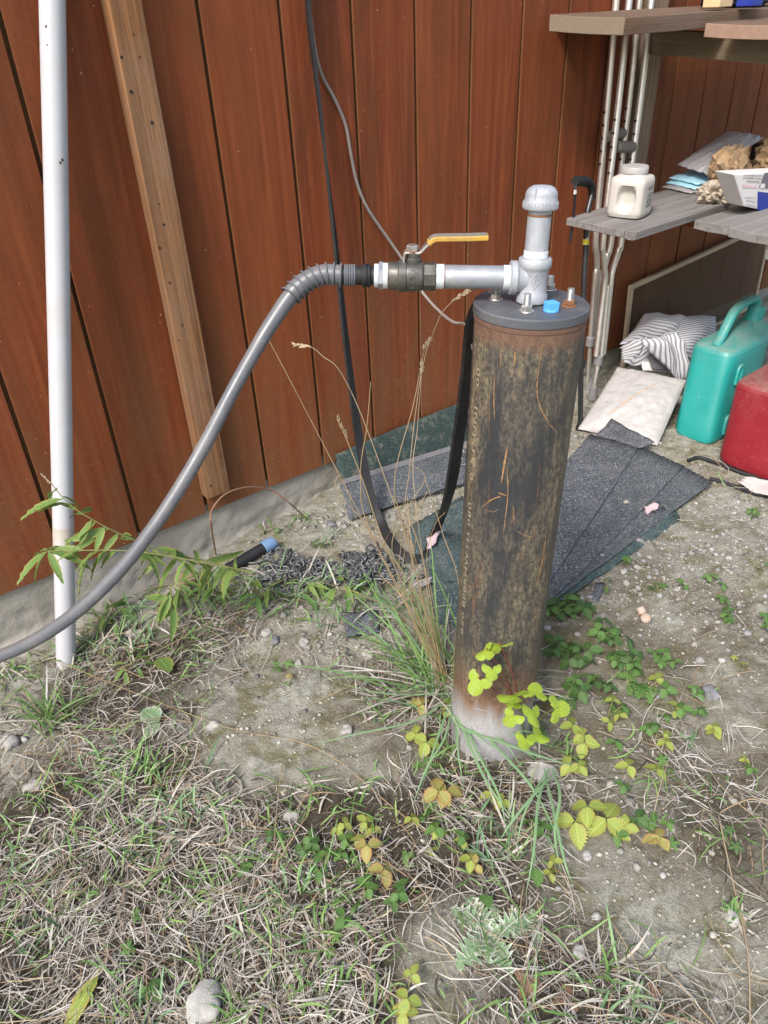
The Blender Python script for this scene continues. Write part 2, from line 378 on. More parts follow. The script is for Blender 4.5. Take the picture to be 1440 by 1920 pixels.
MT = {}
def mats():
    MT['wall'] = m_wall()
    MT['groove'] = m_wood('bare_groove', (.045, .020, .009), (.12, .055, .022), 'Z', 80)
    MT['grooveside'] = m_wood('bare_groove_side', (.11, .046, .018), (.235, .11, .046), 'Z', 80)
    MT['concrete'] = m_plain('foundation_concrete', (.30, .28, .245), .92, 0, .3, 9, (.22, .20, .16), .6, .6, .004, .2)
    MT['ground'] = m_ground()
    MT['brace'] = m_wood('sawn_fir', (.095, .040, .017), (.33, .155, .066), 'Z', 60, .85, (.24, .165, .115), wear=.45)
    MT['post'] = m_wood('weathered_post', (.13, .085, .05), (.29, .205, .135), 'Z', 60, .85, (.27, .235, .20))
    MT['greyplank'] = m_wood('grey_weathered_plank', (.105, .095, .090), (.26, .24, .23), 'X', 70, .88, (.235, .22, .215))
    MT['beam'] = m_wood('aged_beam', (.11, .08, .045), (.25, .19, .115), 'Y', 70, .85, (.27, .24, .19))
    MT['topplank'] = m_wood('brown_plank', (.075, .042, .026), (.20, .13, .085), 'X', 75, .85, (.155, .125, .11))
    MT['redwood'] = m_wood('red_ledger', (.14, .05, .02), (.30, .12, .05), 'Y', 70, .8)
    MT['endgrain'] = m_endgrain()
    MT['pinkend'] = m_plain('sawn_end', (.26, .165, .12), .9, 0, .3, 60, (.30, .2, .14), .5, .4, .001)
    MT['pvc'] = m_plain('white_pvc', (.42, .42, .445), .38, 0, .06, 12, (.36, .32, .285), .5, .05, .0006, .5, 0, .18)
    MT['galv'] = m_plain('galvanised', (.30, .315, .345), .46, .5, .25, 60, (.46, .46, .45), .6, .3, .0008)
    MT['galvcast'] = m_plain('galvanised_cast', (.32, .335, .365), .58, .25, .25, 90, (.47, .47, .475), .7, .6, .0014)
    MT['tape'] = m_plain('thread_tape', (.56, .60, .62), .55, 0, .12, 200, (.40, .36, .28), .3, .3)
    MT['bronze'] = m_plain('dark_valve', (.075, .072, .066), .42, .35, .3, 80, (.19, .17, .135), .6, .25)
    MT['steel'] = m_plain('zinc_steel', (.52, .50, .47), .36, .85, .2, 120, (.34, .22, .12), .55, .15)
    MT['rusty'] = m_plain('rusty_nut', (.19, .085, .04), .85, .1, .4, 200, (.16, .07, .03), .6, .5)
    MT['lid'] = m_plain('dark_cap', (.070, .076, .088), .5, .05, .2, 25, (.21, .20, .175), .45, .15)
    MT['casing'] = m_casing()
    MT['bluep'] = m_plain('blue_plastic', (.085, .33, .78), .45, 0, .12, 40)
    MT['yellow'] = m_plain('yellow_vinyl', (.42, .24, .035), .55, 0, .2, 70, (.17, .13, .08), .8, .15)
    MT['gripgrey'] = m_plain('worn_vinyl', (.17, .155, .135), .6, 0, .3, 90, (.40, .28, .08), .5)
    MT['hose'] = m_plain('grey_poly', (.092, .097, .110), .36, 0, .15, 25, (.22, .21, .20), .5, .15, .0008, .5, .35, .2)
    MT['black'] = m_plain('black_rubber', (.017, .017, .019), .6, 0, .3, 60, (.05, .048, .045), .5, .15, .0006, .25)
    MT['blackmet'] = m_plain('black_paint', (.014, .014, .016), .35, 0, .3, 60, (.06, .055, .05), .4)
    MT['greycable'] = m_plain('grey_cable', (.20, .175, .16), .55, 0, .15, 60)
    MT['alu'] = m_plain('aluminium', (.70, .66, .61), .38, .85, .08, 60, (.52, .47, .42), .35, .06)
    MT['alugrey'] = m_plain('grey_ferrule', (.20, .20, .205), .55, 0, .2, 60)
    MT['foam'] = m_plain('grey_foam', (.17, .15, .13), .9, 0, .25, 90)
    MT['hole'] = m_plain('bore', (.012, .012, .012), .9, 0, .1)
    MT['whitelabel'] = m_plain('white_label', (.62, .60, .57), .6, 0, .08)
    MT['yellowlabel'] = m_plain('yellow_label', (.70, .60, .03), .55, 0, .1)
    MT['jar'] = m_plain('jar_plastic', (.46, .435, .40), .42, 0, .06, 20, (.48, .42, .34), .4, .06)
    MT['jarlid'] = m_plain('dusty_lid', (.33, .315, .31), .6, 0, .15, 40, (.26, .24, .22), .6)
    MT['ink'] = m_plain('ink', (.10, .095, .09), .7, 0, .2)
    MT['teal'] = m_plain('teal_plastic', (.014, .25, .23), .42, 0, .14, 18, (.08, .20, .18), .5, .22, .0012, .5, .55, .35)
    MT['red'] = m_plain('red_plastic', (.215, .012, .020), .42, 0, .2, 18, (.24, .07, .07), .4, .35, .0014, .5, .5, .35)
    MT['sack'] = m_plain('plastic_sack', (.36, .345, .34), .4, 0, .14, 12, (.26, .24, .215), .6, .6, .005)
    MT['stain'] = m_plain('ochre_stain', (.42, .26, .11), .7, 0, .3, 90)
    MT['stripe'] = m_stripe()
    MT['shingle'] = m_shingle('granule_shingle', (.05, .062, .066), .4)
    MT['shinglegreen'] = m_shingle('green_shingle', (.018, .060, .050), .75, .10); MT['shinglemossy'] = m_shingle('dirty_green_shingle', (.014, .036, .028), .85, .45)
    MT['rustline'] = m_plain('orange_rust', (.29, .165, .080), .95, 0, .5, 220, (.10, .065, .04), 1.0, .4, .0006, .1)
    MT['stencil'] = m_plain('stencil_paint', (.30, .25, .17), .9, 0, .4, 200, (.10, .09, .07), .8)
    MT['kraft'] = m_plain('kraft_paper', (.31, .205, .115), .85, 0, .3, 35, (.17, .085, .045), .7, .5, .003)
    MT['kraftpale'] = m_plain('pale_paper', (.36, .305, .24), .85, 0, .25, 35, (.33, .27, .2), .4, .5, .003)
    MT['greybag'] = m_plain('grey_bag', (.30, .285, .29), .35, 0, .12, 14, None, 0, .3, .003)
    MT['bluepaper'] = m_plain('blue_sheet', (.33, .56, .66), .6, 0, .1, 20)
    MT['boxwhite'] = m_plain('box_white', (.62, .60, .585), .5, 0, .05)
    MT['boxblue'] = m_plain('box_blue', (.015, .035, .27), .4, 0, .08)
    MT['boxpink'] = m_plain('box_pink', (.66, .46, .49), .5, 0, .08)
    MT['boxgrey'] = m_plain('box_grey', (.13, .12, .135), .5, 0, .08)
    MT['navy'] = m_plain('navy_cloth', (.028, .036, .055), .9, 0, .4, 40)
    MT['cream'] = m_plain('cream_box', (.56, .42, .235), .7, 0, .1)
    MT['frame'] = m_wood('pale_frame', (.42, .33, .23), (.58, .48, .36), 'X', 60, .7)
    MT['pinkpaper'] = m_plain('pink_paper', (.40, .31, .33), .8, 0, .1)
    MT['chain'] = m_plain('zinc_chain', (.15, .155, .16), .5, .7, .35, 120, (.06, .05, .04), .7)
    MT['stone'] = m_plain('pale_stone', (.31, .30, .28), .88, 0, .4, 45, (.17, .15, .12), .7, .7, .003)
    MT['stonedark'] = m_plain('grey_stone', (.14, .14, .15), .8, 0, .4, 35, (.40, .38, .36), .5, .6, .002)
    MT['copper'] = m_plain('brown_wire', (.25, .135, .08), .6, 0, .2, 60)
    MT['stem'] = m_plain('stem', (.16, .17, .055), .6, 0, .3, 60)
    MT['redstem'] = m_plain('red_stem', (.20, .045, .035), .6, 0, .3, 60)
    MT['beige'] = m_plain('beige_plastic', (.38, .29, .23), .6, 0, .12, 40)
    MT['cardboard'] = m_plain('white_scrap', (.42, .39, .37), .8, 0, .15, 30, (.40, .26, .24), .5)
    MT['deadleaf'] = m_leaf('dead_leaf', (.16, .085, .05), (.27, .17, .10), None, .8, .15)
    MT['leaf'] = m_leaf('green_leaf', (.085, .185, .045), (.16, .29, .075))
    MT['leafdark'] = m_leaf('dark_leaf', (.055, .125, .035), (.11, .20, .055))
    MT['leafyel'] = m_leaf('yellow_green_leaf', (.26, .36, .065), (.40, .46, .11), (.40, .30, .09))
    MT['leafred'] = m_leaf('turning_leaf', (.33, .33, .09), (.44, .38, .13), (.45, .19, .10))
    MT['leaflime'] = m_leaf('lime_leaf', (.30, .44, .040), (.40, .53, .06), (.34, .38, .10), .5, .38)
    MT['willow'] = m_leaf('willowherb_leaf', (.10, .20, .05), (.21, .34, .09), (.36, .30, .08))
    MT['thistle'] = m_leaf('thistle_leaf', (.17, .28, .14), (.25, .36, .20), (.52, .56, .47), .6, .25)
    MT['blade'] = m_blade('grass_blade', (.12, .23, .06), (.18, .31, .09), (.20, .33, .13), (.25, .38, .12))
    MT['bladeblue'] = m_blade('bluish_blade', (.12, .23, .105), (.20, .34, .175), (.27, .40, .20))
    MT['straw'] = m_blade('straw', (.30, .21, .12), (.43, .32, .18), (.38, .30, .21), trans=.15)
    MT['head'] = m_blade('seed_head', (.52, .40, .26), (.60, .48, .33), trans=.15)
    MT['thatch'] = m_blade('thatch', (.19, .155, .12), (.44, .405, .345), (.56, .535, .485), (.29, .205, .14), (.48, .455, .415), (.61, .565, .48), (.38, .35, .315), (.57, .55, .515), trans=.15)
    MT['littershade'] = m_blade('litter_gap_shade', (.040, .030, .022), (.075, .056, .040), (.14, .105, .072), trans=0.0)
mats()
# ================================================================ GROUND (one sheet, fine in the middle, coarse far out)
def axis_coords(a, b, step, far):
    mid = np.arange(a, b + 1e-6, step); lo = []; hi = []; s = step; q = a
    while q > -far: s *= 1.25; q -= s; lo.append(q)
    s = step; q = b
    while q < far: s *= 1.25; q += s; hi.append(q)
    return np.array(lo[::-1] + list(mid) + hi)
gx = axis_coords(-1.05, 1.75, .0075, 60); gy = axis_coords(.28, 2.95, .0075, 60)
GX, GY = np.meshgrid(gx, gy, indexing='ij'); GH = ground_h(GX, GY)
nx_, ny_ = GX.shape
vv = np.stack([GX, GY, GH], -1).reshape(-1, 3)
ii = (np.arange(nx_ - 1)[:, None] * ny_ + np.arange(ny_ - 1)[None]).ravel()
ff = np.stack([ii, ii + ny_, ii + ny_ + 1, ii + 1], 1)
gm = bpy.data.meshes.new('ground'); gm.vertices.add(len(vv)); gm.vertices.foreach_set('co', vv.ravel())
gm.loops.add(len(ff) * 4); gm.loops.foreach_set('vertex_index', ff.ravel())
gm.polygons.add(len(ff)); gm.polygons.foreach_set('loop_start', np.arange(len(ff)) * 4); gm.polygons.foreach_set('loop_total', np.full(len(ff), 4))
gm.update(); gm.validate(); gm.shade_smooth(); GVX = vv; gm.materials.append(MT['ground'])
ground = bpy.data.objects.new('ground', gm); COL.objects.link(ground); tag(ground, kind='structure')

# ================================================================ SHED WALL: grooved siding planks on a concrete footing
wall = thing('shed_wall', 'reddish brown grooved plank siding of a shed on a low concrete footing', 'wall', U(1.5, WD, 0))
PITCH = .2033; G0 = 0.905            # position of one measured groove
def sid_bot(u): return .115 - .0163 * (u - .15)
AXW = np.array([DV, NV, ZV])
for k in range(-8, 16):
    u0 = G0 + k * PITCH + .0055; u1 = G0 + (k + 1) * PITCH - .0050
    m = MB(); zb0, zb1 = sid_bot(u0), sid_bot(u1); zt = 2.35
    prof = [(u0, WD + .0105), (u0, WD + .0008), (u0 + .0008, WD), (u1 - .0008, WD), (u1, WD + .0008), (u1, WD + .0105)]
    vs = [U(a, b, zb0 + (zb1 - zb0) * (a - u0) / (u1 - u0)) for a, b in prof] + [U(a, b, zt) for a, b in prof]
    m.add(vs, [(i, i + 1, i + 7, i + 6) for i in range(5)] + [(5, 4, 3, 2, 1, 0), (6, 7, 8, 9, 10, 11)])
    o = m.build('plank', MT['wall'], wall, smooth=30); o.data.materials.append(MT['grooveside'])
    for q in (0, 4): o.data.polygons[q].material_index = 1
m = MB(); zb = U(0, 0, 0)
m.add([U(a, b, z) for b in (WD + .0105, WD + .022) for a, z in ((-.8, sid_bot(-.8) + .003), (4.2, sid_bot(4.2) + .003), (4.2, 2.35), (-.8, 2.35))],
      [(0, 1, 2, 3), (7, 6, 5, 4), (0, 4, 5, 1)])
m.build('backing_board', MT['groove'], wall)
# concrete footing, rough face, sitting a little behind the siding
A = []
for z in list(np.linspace(-.35, .125, 40)):
    row = []
    for u in np.linspace(-.8, 4.2, 420):
        rough = .010 * vnoise(u * 30, z * 30 + 7, 11) + .008 * vnoise(u * 90, z * 90, 12)
        lump = .10 * ss(-.01, -.12, z + .02 * vnoise(u * 5, 1.0, 9)) * (0.5 + vnoise(u * 3, 0.2, 8))
        row.append(U(u, WD + .010 - rough * ss(.10, .0, z) - lump, z))
    A.append(row)
m = MB(); m.grid(A); m.build('concrete_footing', MT['concrete'], wall, smooth=60)

# ================================================================ WELL: casing, cap, galvanised tee, valve
LC = onY(996, 567, 1.108); BC = V(.205, 1.085, 0); AX = norm(LC - BC)
well = thing('water_well', 'rusty steel well casing with dark cap, galvanised tee and yellow handled ball valve', 'well', BC)
RC = .0838; LT = .0145
m = MB(); H_c = float(np.linalg.norm(LC - BC)) - LT
m.lathe([(RC, -.12)] + [(RC, z) for z in np.linspace(-.05, H_c, 14)], BC, AX, 72); casing = m.build('casing_pipe', MT['casing'], well, smooth=60)
m = MB(); RL = .0866
m.lathe([(RL - .001, 0), (RL, .001), (RL, LT - .002), (RL - .0022, LT)], LC - AX * LT, AX, 72)
cap = m.build('well_cap', MT['lid'], well, smooth=30)
m = MB(); m.lathe([(RC + .0012, 0), (RC + .0016, .004), (RC + .0012, .0075)], LC - AX * (LT + .0078), AX, 60); m.build('gasket', m_plain('dull_gasket', (.115, .062, .042), .9, 0, .4, 120, (.05, .04, .035), .6, .4), cap, smooth=40)
def onlid(px, py, up=0): r = ray(px, py); c = LC + AX * up; return CAM + r * (((c - CAM) @ AX) / (r @ AX))
def bolt(px, py, hs, nutmat, ph):
    c = onlid(px, py)
    w = MB(); w.lathe([(.0112, 0), (.0114, .0008), (.0106, .0018)], c + AX * .0002, AX, 24)
    s = MB(); zz = np.arange(.004, hs, .0008); s.lathe([(.0046 + (.0007 if i % 2 else 0), z) for i, z in enumerate(zz)] + [(.004, hs + .0006)], c, AX, 14)
    b = s.build('bolt', MT['steel'], well, smooth=50)
    w.build('washer', nutmat, b, smooth=30)
    n = MB(); n.lathe([(.0078, .002), (.0088, .0032), (.0088, .0085), (.0076, .0098)], c, AX, 6, ph=ph); n.build('nut', MT['steel'] if nutmat is not MT['rusty'] else nutmat, b, smooth=0)
    n = MB()
bolt(987, 584, .026, MT['steel'], .3); bolt(1067, 574, .026, MT['rusty'], .1); bolt(929, 561, .026, MT['steel'], .5); bolt(1030, 543, .022, MT['steel'], .2)
c = onlid(1033, 583)
m = MB(); m.lathe([(.0112, 0), (.0116, .002), (.0108, .0035)], c + AX * .0002, AX, 24); bp = m.build('plug', MT['bluep'], well, smooth=40)
sx = norm(V(.93, .36, 0) - AX * (V(.93, .36, 0) @ AX)); sy = np.cross(AX, sx)
m = MB(); m.box(c + AX * .0085, (.0082, .0082, .0052), [sx, sy, AX]); m.build('square_head', MT['bluep'], bp, smooth=0, bevel=.0007)

# ---- tee / riser / dome cap on the same axis
TT = onY(1017, 350, 1.108 + .012); FA = norm(TT - LC); LA = float(np.linalg.norm(TT - LC))
def fs(y):
    lo, hi = -.02, .4
    for _ in range(40):
        mid = (lo + hi) / 2; p = LC + FA * mid; cc = R.T @ (p - CAM); yy = 960 + FPX * cc[1] / cc[2]
        if yy > y: lo = mid
        else: hi = mid
    return lo
s0, s1, s2, s3 = .0, fs(484), fs(392), fs(347)
rp = .0168
m = MB()
m.lathe([(.0215, .0005), (.0232, .002), (.0232, .012), (.0212, .015), (.0205, .022), (.0205, s1 - .017), (.0222, s1 - .014), (.0242, s1 - .011), (.0242, s1 - .001), (.0226, s1 + .001), (.0172, s1 + .001)], LC, FA, 40)
# branch
HB = onY(985, 521, 1.113); HL = onY(690, 516.5, 1.125); HA = norm(HL - HB)
def hx(px): # distance along branch for a pixel column
    lo, hi = -.05, .6
    for _ in range(40):
        mid = (lo + hi) / 2; p = HB + HA * mid; cc = R.T @ (p - CAM); xx = 720 + FPX * cc[0] / cc[2]
        if xx > px: lo = mid
        else: hi = mid
    return lo
m.lathe([(.020, -.004), (.0205, hx(972)), (.0222, hx(969)), (.0245, hx(967)), (.0245, hx(957)), (.0226, hx(955)), (.017, hx(955))], HB, HA, 40)
tee = m.build('pipe_tee', MT['galvcast'], well, smooth=40)
# diamond emblem on the tee
def ontee(px, py, rr):
    r = norm(ray(px, py)); best = None
    for t in np.linspace(.9, 1.3, 2000):
        p = CAM + r * t; q = p - LC; q = q - FA * (q @ FA)
        if np.linalg.norm(q) < rr: return p
    return CAM + r * 1.1
dm = [ontee(x, y, .0212) for x, y in ((1004.5, 515), (1011, 529), (1001.5, 543), (995.5, 527))]
m = MB()
for i in range(4): m.tube([dm[i], dm[(i + 1) % 4]], .0006, 6)
q0 = [ontee(x, y, .0211) for x, y in ((1001, 533), (1003, 524), (1005.5, 526), (1002, 529), (1005, 532), (1001, 533))]
m.tube(q0, .0005, 6); m.build('diamond_emblem', MT['galvcast'], tee)
m = MB(); ring = [ontee(1004.5 + 3.4 * math.cos(w), 503 + 3.6 * math.sin(w), .0212) for w in np.linspace(0, 6.283, 14)]
m.tube(ring, .0005, 6); m.tube([ontee(998, 503, .0212), ontee(1000, 505, .0212)], .0006, 6); m.tube([ontee(1010, 502, .0212), ontee(1012, 505, .0212)], .0006, 6)
m.build('round_mark', MT['galvcast'], tee)
def threads(org, ax, a, b, r, n=6, amp=.0006):
    z = np.linspace(a, b, 2 * n + 1); return [(r + (amp if i % 2 else 0), q) for i, q in enumerate(z)]
m = MB(); m.lathe([(rp, s1 + .0008), (rp, s2 + .004)], LC, FA, 36); riser = m.build('riser_pipe', MT['galvcast'], well)
m = MB(); m.lathe(threads(LC, FA, s1 + .001, s1 + .011, rp + .0004, 5), LC, FA, 32); m.build('thread_tape', MT['tape'], riser, smooth=50)
m = MB(); m.lathe([(rp + .0005, s2 - .009), (rp + .0009, s2 - .0075), (rp + .0005, s2 - .006)], LC, FA, 32); m.build('rust_ring', MT['rusty'], riser)
m = MB(); prof = [(.0172, s2), (.0236, s2), (.0244, s2 + .0015), (.0244, s2 + .011), (.0228, s2 + .0135), (.0225, s3 - .014)]
for w in np.linspace(0, math.pi / 2, 7)[1:]: prof.append((.0225 - .014 + .0142 * math.cos(w) if w < 1.5 else .004, s3 - .014 + .014 * math.sin(w)))
m.lathe(prof, LC, FA, 40); ecap = m.build('dome_cap', MT['galvcast'], well, smooth=50)
m = MB(); xx = norm(V(1, 0, 0) - FA * FA[0]); yy = np.cross(FA, xx)
for i in range(30):
    w = 2 * math.pi * i / 30; rd = xx * math.cos(w) + yy * math.sin(w)
    m.box(LC + FA * (s2 + .006) + rd * .0244, (.0007, .0007, .0042), [rd, np.cross(FA, rd), FA])
m.build('knurl', MT['galvcast'], ecap, smooth=0)
m = MB(); rd = norm(xx * -.55 - yy * .83)
m.tube([LC + FA * (s2 + .0135 + q) + rd * .0223 for q in np.linspace(0, .016, 5)], .0010, 6); m.build('rib', MT['galvcast'], ecap)

m = MB(); m.lathe([(rp + .0002, hx(956)), (rp + .0002, hx(818))], HB, HA, 36); hp = m.build('outlet_pipe', MT['galv'], well)
m = MB(); m.lathe(threads(0, 0, hx(956.5), hx(943), rp + .0006, 6), HB, HA, 32); m.build('thread_tape', MT['tape'], hp, smooth=50)
m = MB(); m.lathe(threads(0, 0, hx(832), hx(817), rp + .0006, 7), HB, HA, 32); m.build('thread_tape', MT['tape'], hp, smooth=50)
m = MB(); m.lathe([(rp + .0006, hx(833.6)), (rp + .0008, hx(832.6)), (rp + .0004, hx(832))], HB, HA, 32); m.build('rust_ring', MT['rusty'], hp)
# valve
m = MB()
m.lathe([(.0172, hx(817.5)), (.0192, hx(817)), (.0205, hx(815)), (.0205, hx(796)), (.0190, hx(793))], HB, HA, 8, ref=ZV, ph=math.pi / 8)
m.lathe([(.0190, hx(794)), (.0212, hx(791)), (.0218, hx(780)), (.0218, hx(765)), (.0214, hx(762)), (.0232, hx(761)), (.0232, hx(747.5)), (.0206, hx(746)), (.0200, hx(744)), (.0200, hx(728.5)), (.0185, hx(727)), (.016, hx(727))], HB, HA, 40)
valve = m.build('ball_valve', MT['bronze'], well, smooth=35)
def onval(px, py, rr=.0222):
    r = norm(ray(px, py))
    for t in np.linspace(.9, 1.35, 2500):
        p = CAM + r * t; q = p - HB; q = q - HA * (q @ HA)
        if np.linalg.norm(q) < rr: return p
    return CAM + r * 1.12
m = MB()
m.tube([onval(774 + 4.2 * math.cos(w), 511 + 4.2 * math.sin(w)) for w in np.linspace(0, 6.283, 14)], .00045, 6)
m.tube([onval(774 + 6.3 * math.cos(w), 525.5 + 6.6 * math.sin(w)) for w in np.linspace(.7, 5.6, 14)], .00055, 6)
for q in (((770, 529), (770, 522), (774, 522), (774, 526), (770, 526)), ((776, 529), (779, 529), (779, 525), (776, 525), (776, 521), (779, 521)), ((766, 511), (767.5, 514)), ((782, 511), (784, 514)),
          ((765, 536), (767, 533)), ((783, 534), (786, 537)), ((767, 541), (770, 541)), ((772, 543), (772, 540), (775, 540)), ((778, 543), (778, 540), (781, 541))):
    m.tube([onval(*a) for a in q], .00045, 5)
for k in range(6):
    m.tube([onval(751, 518 + k * 3.6, .0236), onval(753, 518 + k * 3.6, .0236)], .0005, 5); m.tube([onval(756.5, 518 + k * 3.6, .0236), onval(758.5, 517 + k * 3.6, .0236)], .0005, 5)
m.build('cast_lettering', MT['bronze'], valve)
PV = HB + HA * hx(774.5); VU = norm(ZV + FA * .0 - HA * (ZV @ HA)); VD = np.cross(VU, HA)   # up, depth
m = MB(); m.lathe([(.0115, .018), (.0115, .026), (.0098, .0275), (.0098, .036)], PV, VU, 24); m.lathe([(.0062, .036), (.0062, .0385)], PV, VU, 16)
m.build('stem_housing', MT['bronze'], valve)
def vy(px, py): # point in the plane of the lever
    r = ray(px, py); return CAM + r * (((PV - CAM) @ VD) / (r @ VD))
lev = catmull([vy(757, 490), vy(757.5, 480), vy(759.5, 473), vy(765, 471.5), vy(780, 472.5), vy(788, 471), vy(796, 463), vy(806, 453.5)], 5)
tang = np.gradient(np.array(lev), axis=0); NL = [np.cross(norm(t), VD) for t in tang]
m = MB(); m.sweep(lev, [(-.0095, -.0014), (.0095, -.0014), (.0095, .0014), (-.0095, .0014)], NL); lever = m.build('lever', MT['steel'], valve, smooth=40, bevel=.0005)
gp = catmull([vy(804, 455.5), vy(811, 449), vy(819, 446.3), vy(840, 445.8), vy(880, 445.2), vy(908, 444.2), vy(914.5, 444)], 6)
tang = np.gradient(np.array(gp), axis=0); NL = [np.cross(norm(t), VD) for t in tang]
sec = [(-.0104, -.0022), (-.0088, -.0036), (.0088, -.0036), (.0104, -.0022), (.0104, .0022), (.0088, .0036), (-.0088, .0036), (-.0104, .0022)]
m = MB(); m.sweep(gp, sec, NL); m.build('grip_sleeve', MT['yellow'], lever, smooth=40)
m = MB(); m.sweep([q + norm(n_) * (.00385 if n_[2] > 0 else -.00385) for q, n_ in zip(gp[3:-2], NL[3:-2])], [(-.0085, -.0003), (.0085, -.0003), (.0085, .0003), (-.0085, .0003)], NL[3:-2]); m.build('worn_top', MT['gripgrey'], lever, smooth=0)
nb = vy(773, 471); m = MB(); m.lathe([(.0088, .0005), (.0092, .0018), (.0092, .0078), (.0078, .0092)], nb, VU, 6, ph=.25)
m.build('lever_nut', MT['steel'], lever, smooth=0)
m = MB(); m.lathe([(.0105, -.0003), (.0105, .0012)], nb, VU, 20); m.build('lever_washer', MT['rusty'], lever)
# adapter toward the hose
m = MB(); m.lathe(threads(0, 0, hx(727.5), hx(718), .0180, 5), HB, HA, 32)
m.lathe(threads(0, 0, hx(710), hx(702), .0166, 4), HB, HA, 32); m.build('thread_tape', MT['tape'], valve, smooth=50)
m = MB(); m.lathe([(.0185, hx(718)), (.0198, hx(717.4)), (.0198, hx(711)), (.0185, hx(710.2))], HB, HA, 6, ref=ZV, ph=.2); m.build('hex_bushing', MT['galv'], valve, smooth=0)
m = MB(); m.lathe([(.0135, hx(703)), (.0135, hx(695)), (.0168, hx(694.5)), (.0172, hx(690)), (.0150, hx(689)), (.0168, hx(688)), (.0170, hx(680)), (.0140, hx(679)), (.0140, hx(640))], HB, HA, 28)
m.build('hose_barb', MT['black'], valve, smooth=35)

# marks on the casing: rust runs and scratched lines, stencil lettering
def oncas(px, py, off=.0006):
    r = norm(ray(px, py)); a = BC - CAM; dr = r - AX * (r @ AX); aa = a - AX * (a @ AX)
    A_ = dr @ dr; B_ = -2 * dr @ aa; C_ = aa @ aa - (RC + off) ** 2; disc = B_ * B_ - 4 * A_ * C_
    t = (-B_ - math.sqrt(max(0, disc))) / (2 * A_); return CAM + r * t
def streak(pts, w):
    P = catmull([oncas(x, y) for x, y in pts], 8); m = MB(); n = len(P)
    side = [np.cross(AX, 0) if False else norm(np.cross(P[min(i + 1, n - 1)] - P[max(i - 1, 0)], (P[i] - BC) - AX * ((P[i] - BC) @ AX))) for i in range(n)]
    ww = [.62 * w * (.35 + .9 * abs(vnoise(i * .9, w * 999, 3)) * 2) * min(1, .3 + i * .2, .3 + (n - 1 - i) * .2) for i in range(n)]
    m.ribbon(P, ww, side); return m.build('rust_streak', MT['rustline'], casing, smooth=0)
for pts, w in (([(1018, 645), (1012, 680), (1007, 730), (1012, 760), (1027, 790), (1045, 812)], .0016), ([(928, 700), (926, 740), (927, 785)], .0022),
               ([(952, 835), (946, 868), (940, 905)], .0035), ([(951, 878), (952, 930), (944, 1000)], .0018), ([(903, 951), (935, 932), (1008, 929)], .0024),
               ([(935, 924), (950, 930)], .0038), ([(968, 995), (985, 1004), (1003, 1008)], .0014), ([(1024, 998), (1017, 1050), (1005, 1100)], .0036), ([(966, 660), (965, 685)], .0035),
               ([(910, 955), (925, 960), (934, 954)], .0014), ([(939, 650), (938, 690)], .0016), ([(918, 730), (917, 830)], .001), ([(963, 950), (964, 985)], .002)): streak(pts, w)
try:
    cu = bpy.data.curves.new('lettering', 'FONT'); cu.body = '0Z0 B00RMWTH 080    0 A1SUNI   00'; cu.size = 1.0; cu.space_character = 1.15
    to = bpy.data.objects.new('lettering', cu); COL.objects.link(to); dg = bpy.context.evaluated_depsgraph_get(); dg.update()
    tm = bpy.data.meshes.new_from_object(to.evaluated_get(dg)); tv = np.array([q.co[:] for q in tm.vertices]); tf = [tuple(p.vertices) for p in tm.polygons]
    bpy.data.objects.remove(to)
    L0 = oncas(868, 1190); L1 = oncas(897, 690); z0 = (L0 - BC) @ AX; z1 = (L1 - BC) @ AX
    sc = (z1 - z0) / (tv[:, 0].max() - tv[:, 0].min())
    e1 = norm(V(1, 0, 0) - AX * AX[0]); e2 = np.cross(AX, e1)
    q = L0 - BC; th0 = math.atan2(q @ e2, q @ e1)
    m = MB(); vs = []
    for x, y, z in tv:
        th = th0 - y * .013 / RC; zz = z0 + (x - tv[:, 0].min()) * sc
        vs.append(BC + AX * zz + (e1 * math.cos(th) + e2 * math.sin(th)) * (RC + .0005))
    m.add(vs, tf); tag(m.build('stencil_lettering', MT['stencil'], casing, smooth=0), kind='stuff')
except Exception as ex: print('lettering', ex)

# ================================================================ HOSE with coil strain relief
hpth = [HB + HA * hx(664), HB + HA * hx(640), at(608, 514.5, 1.118), at(575, 527, 1.118), at(545, 555, 1.118), at(505, 613, 1.118), at(470, 672, 1.118), at(430, 745, 1.118), at(385, 832, 1.12), at(335, 918, 1.12),
        at(280, 1000, 1.122), at(215, 1080, 1.13), at(140, 1150, 1.15), at(60, 1203, 1.18), at(-30, 1240, 1.23), at(-160, 1270, 1.32), at(-330, 1290, 1.45)]
HP = catmull(hpth, 10)
hose = thing('water_hose', 'grey plastic hose curving from the valve down to the left with a black coil sleeve', 'hose', gz(hpth[-1]))
m = MB(); m.tube(HP, [.0134 - .0030 * min(1, max(0, (i - 30) / 30)) for i in range(len(HP))], 20); m.build('hose_body', MT['hose'], hose)
fr = frames(HP)
HPa = np.array(HP); cum = np.concatenate([[0], np.cumsum(np.linalg.norm(np.diff(HPa, axis=0), axis=1))])
def atlen(s):
    i = int(np.searchsorted(cum, s)); i = min(max(i, 1), len(HP) - 1); f = (s - cum[i - 1]) / (cum[i] - cum[i - 1]); return HPa[i - 1] + (HPa[i] - HPa[i - 1]) * f, fr[i][0]
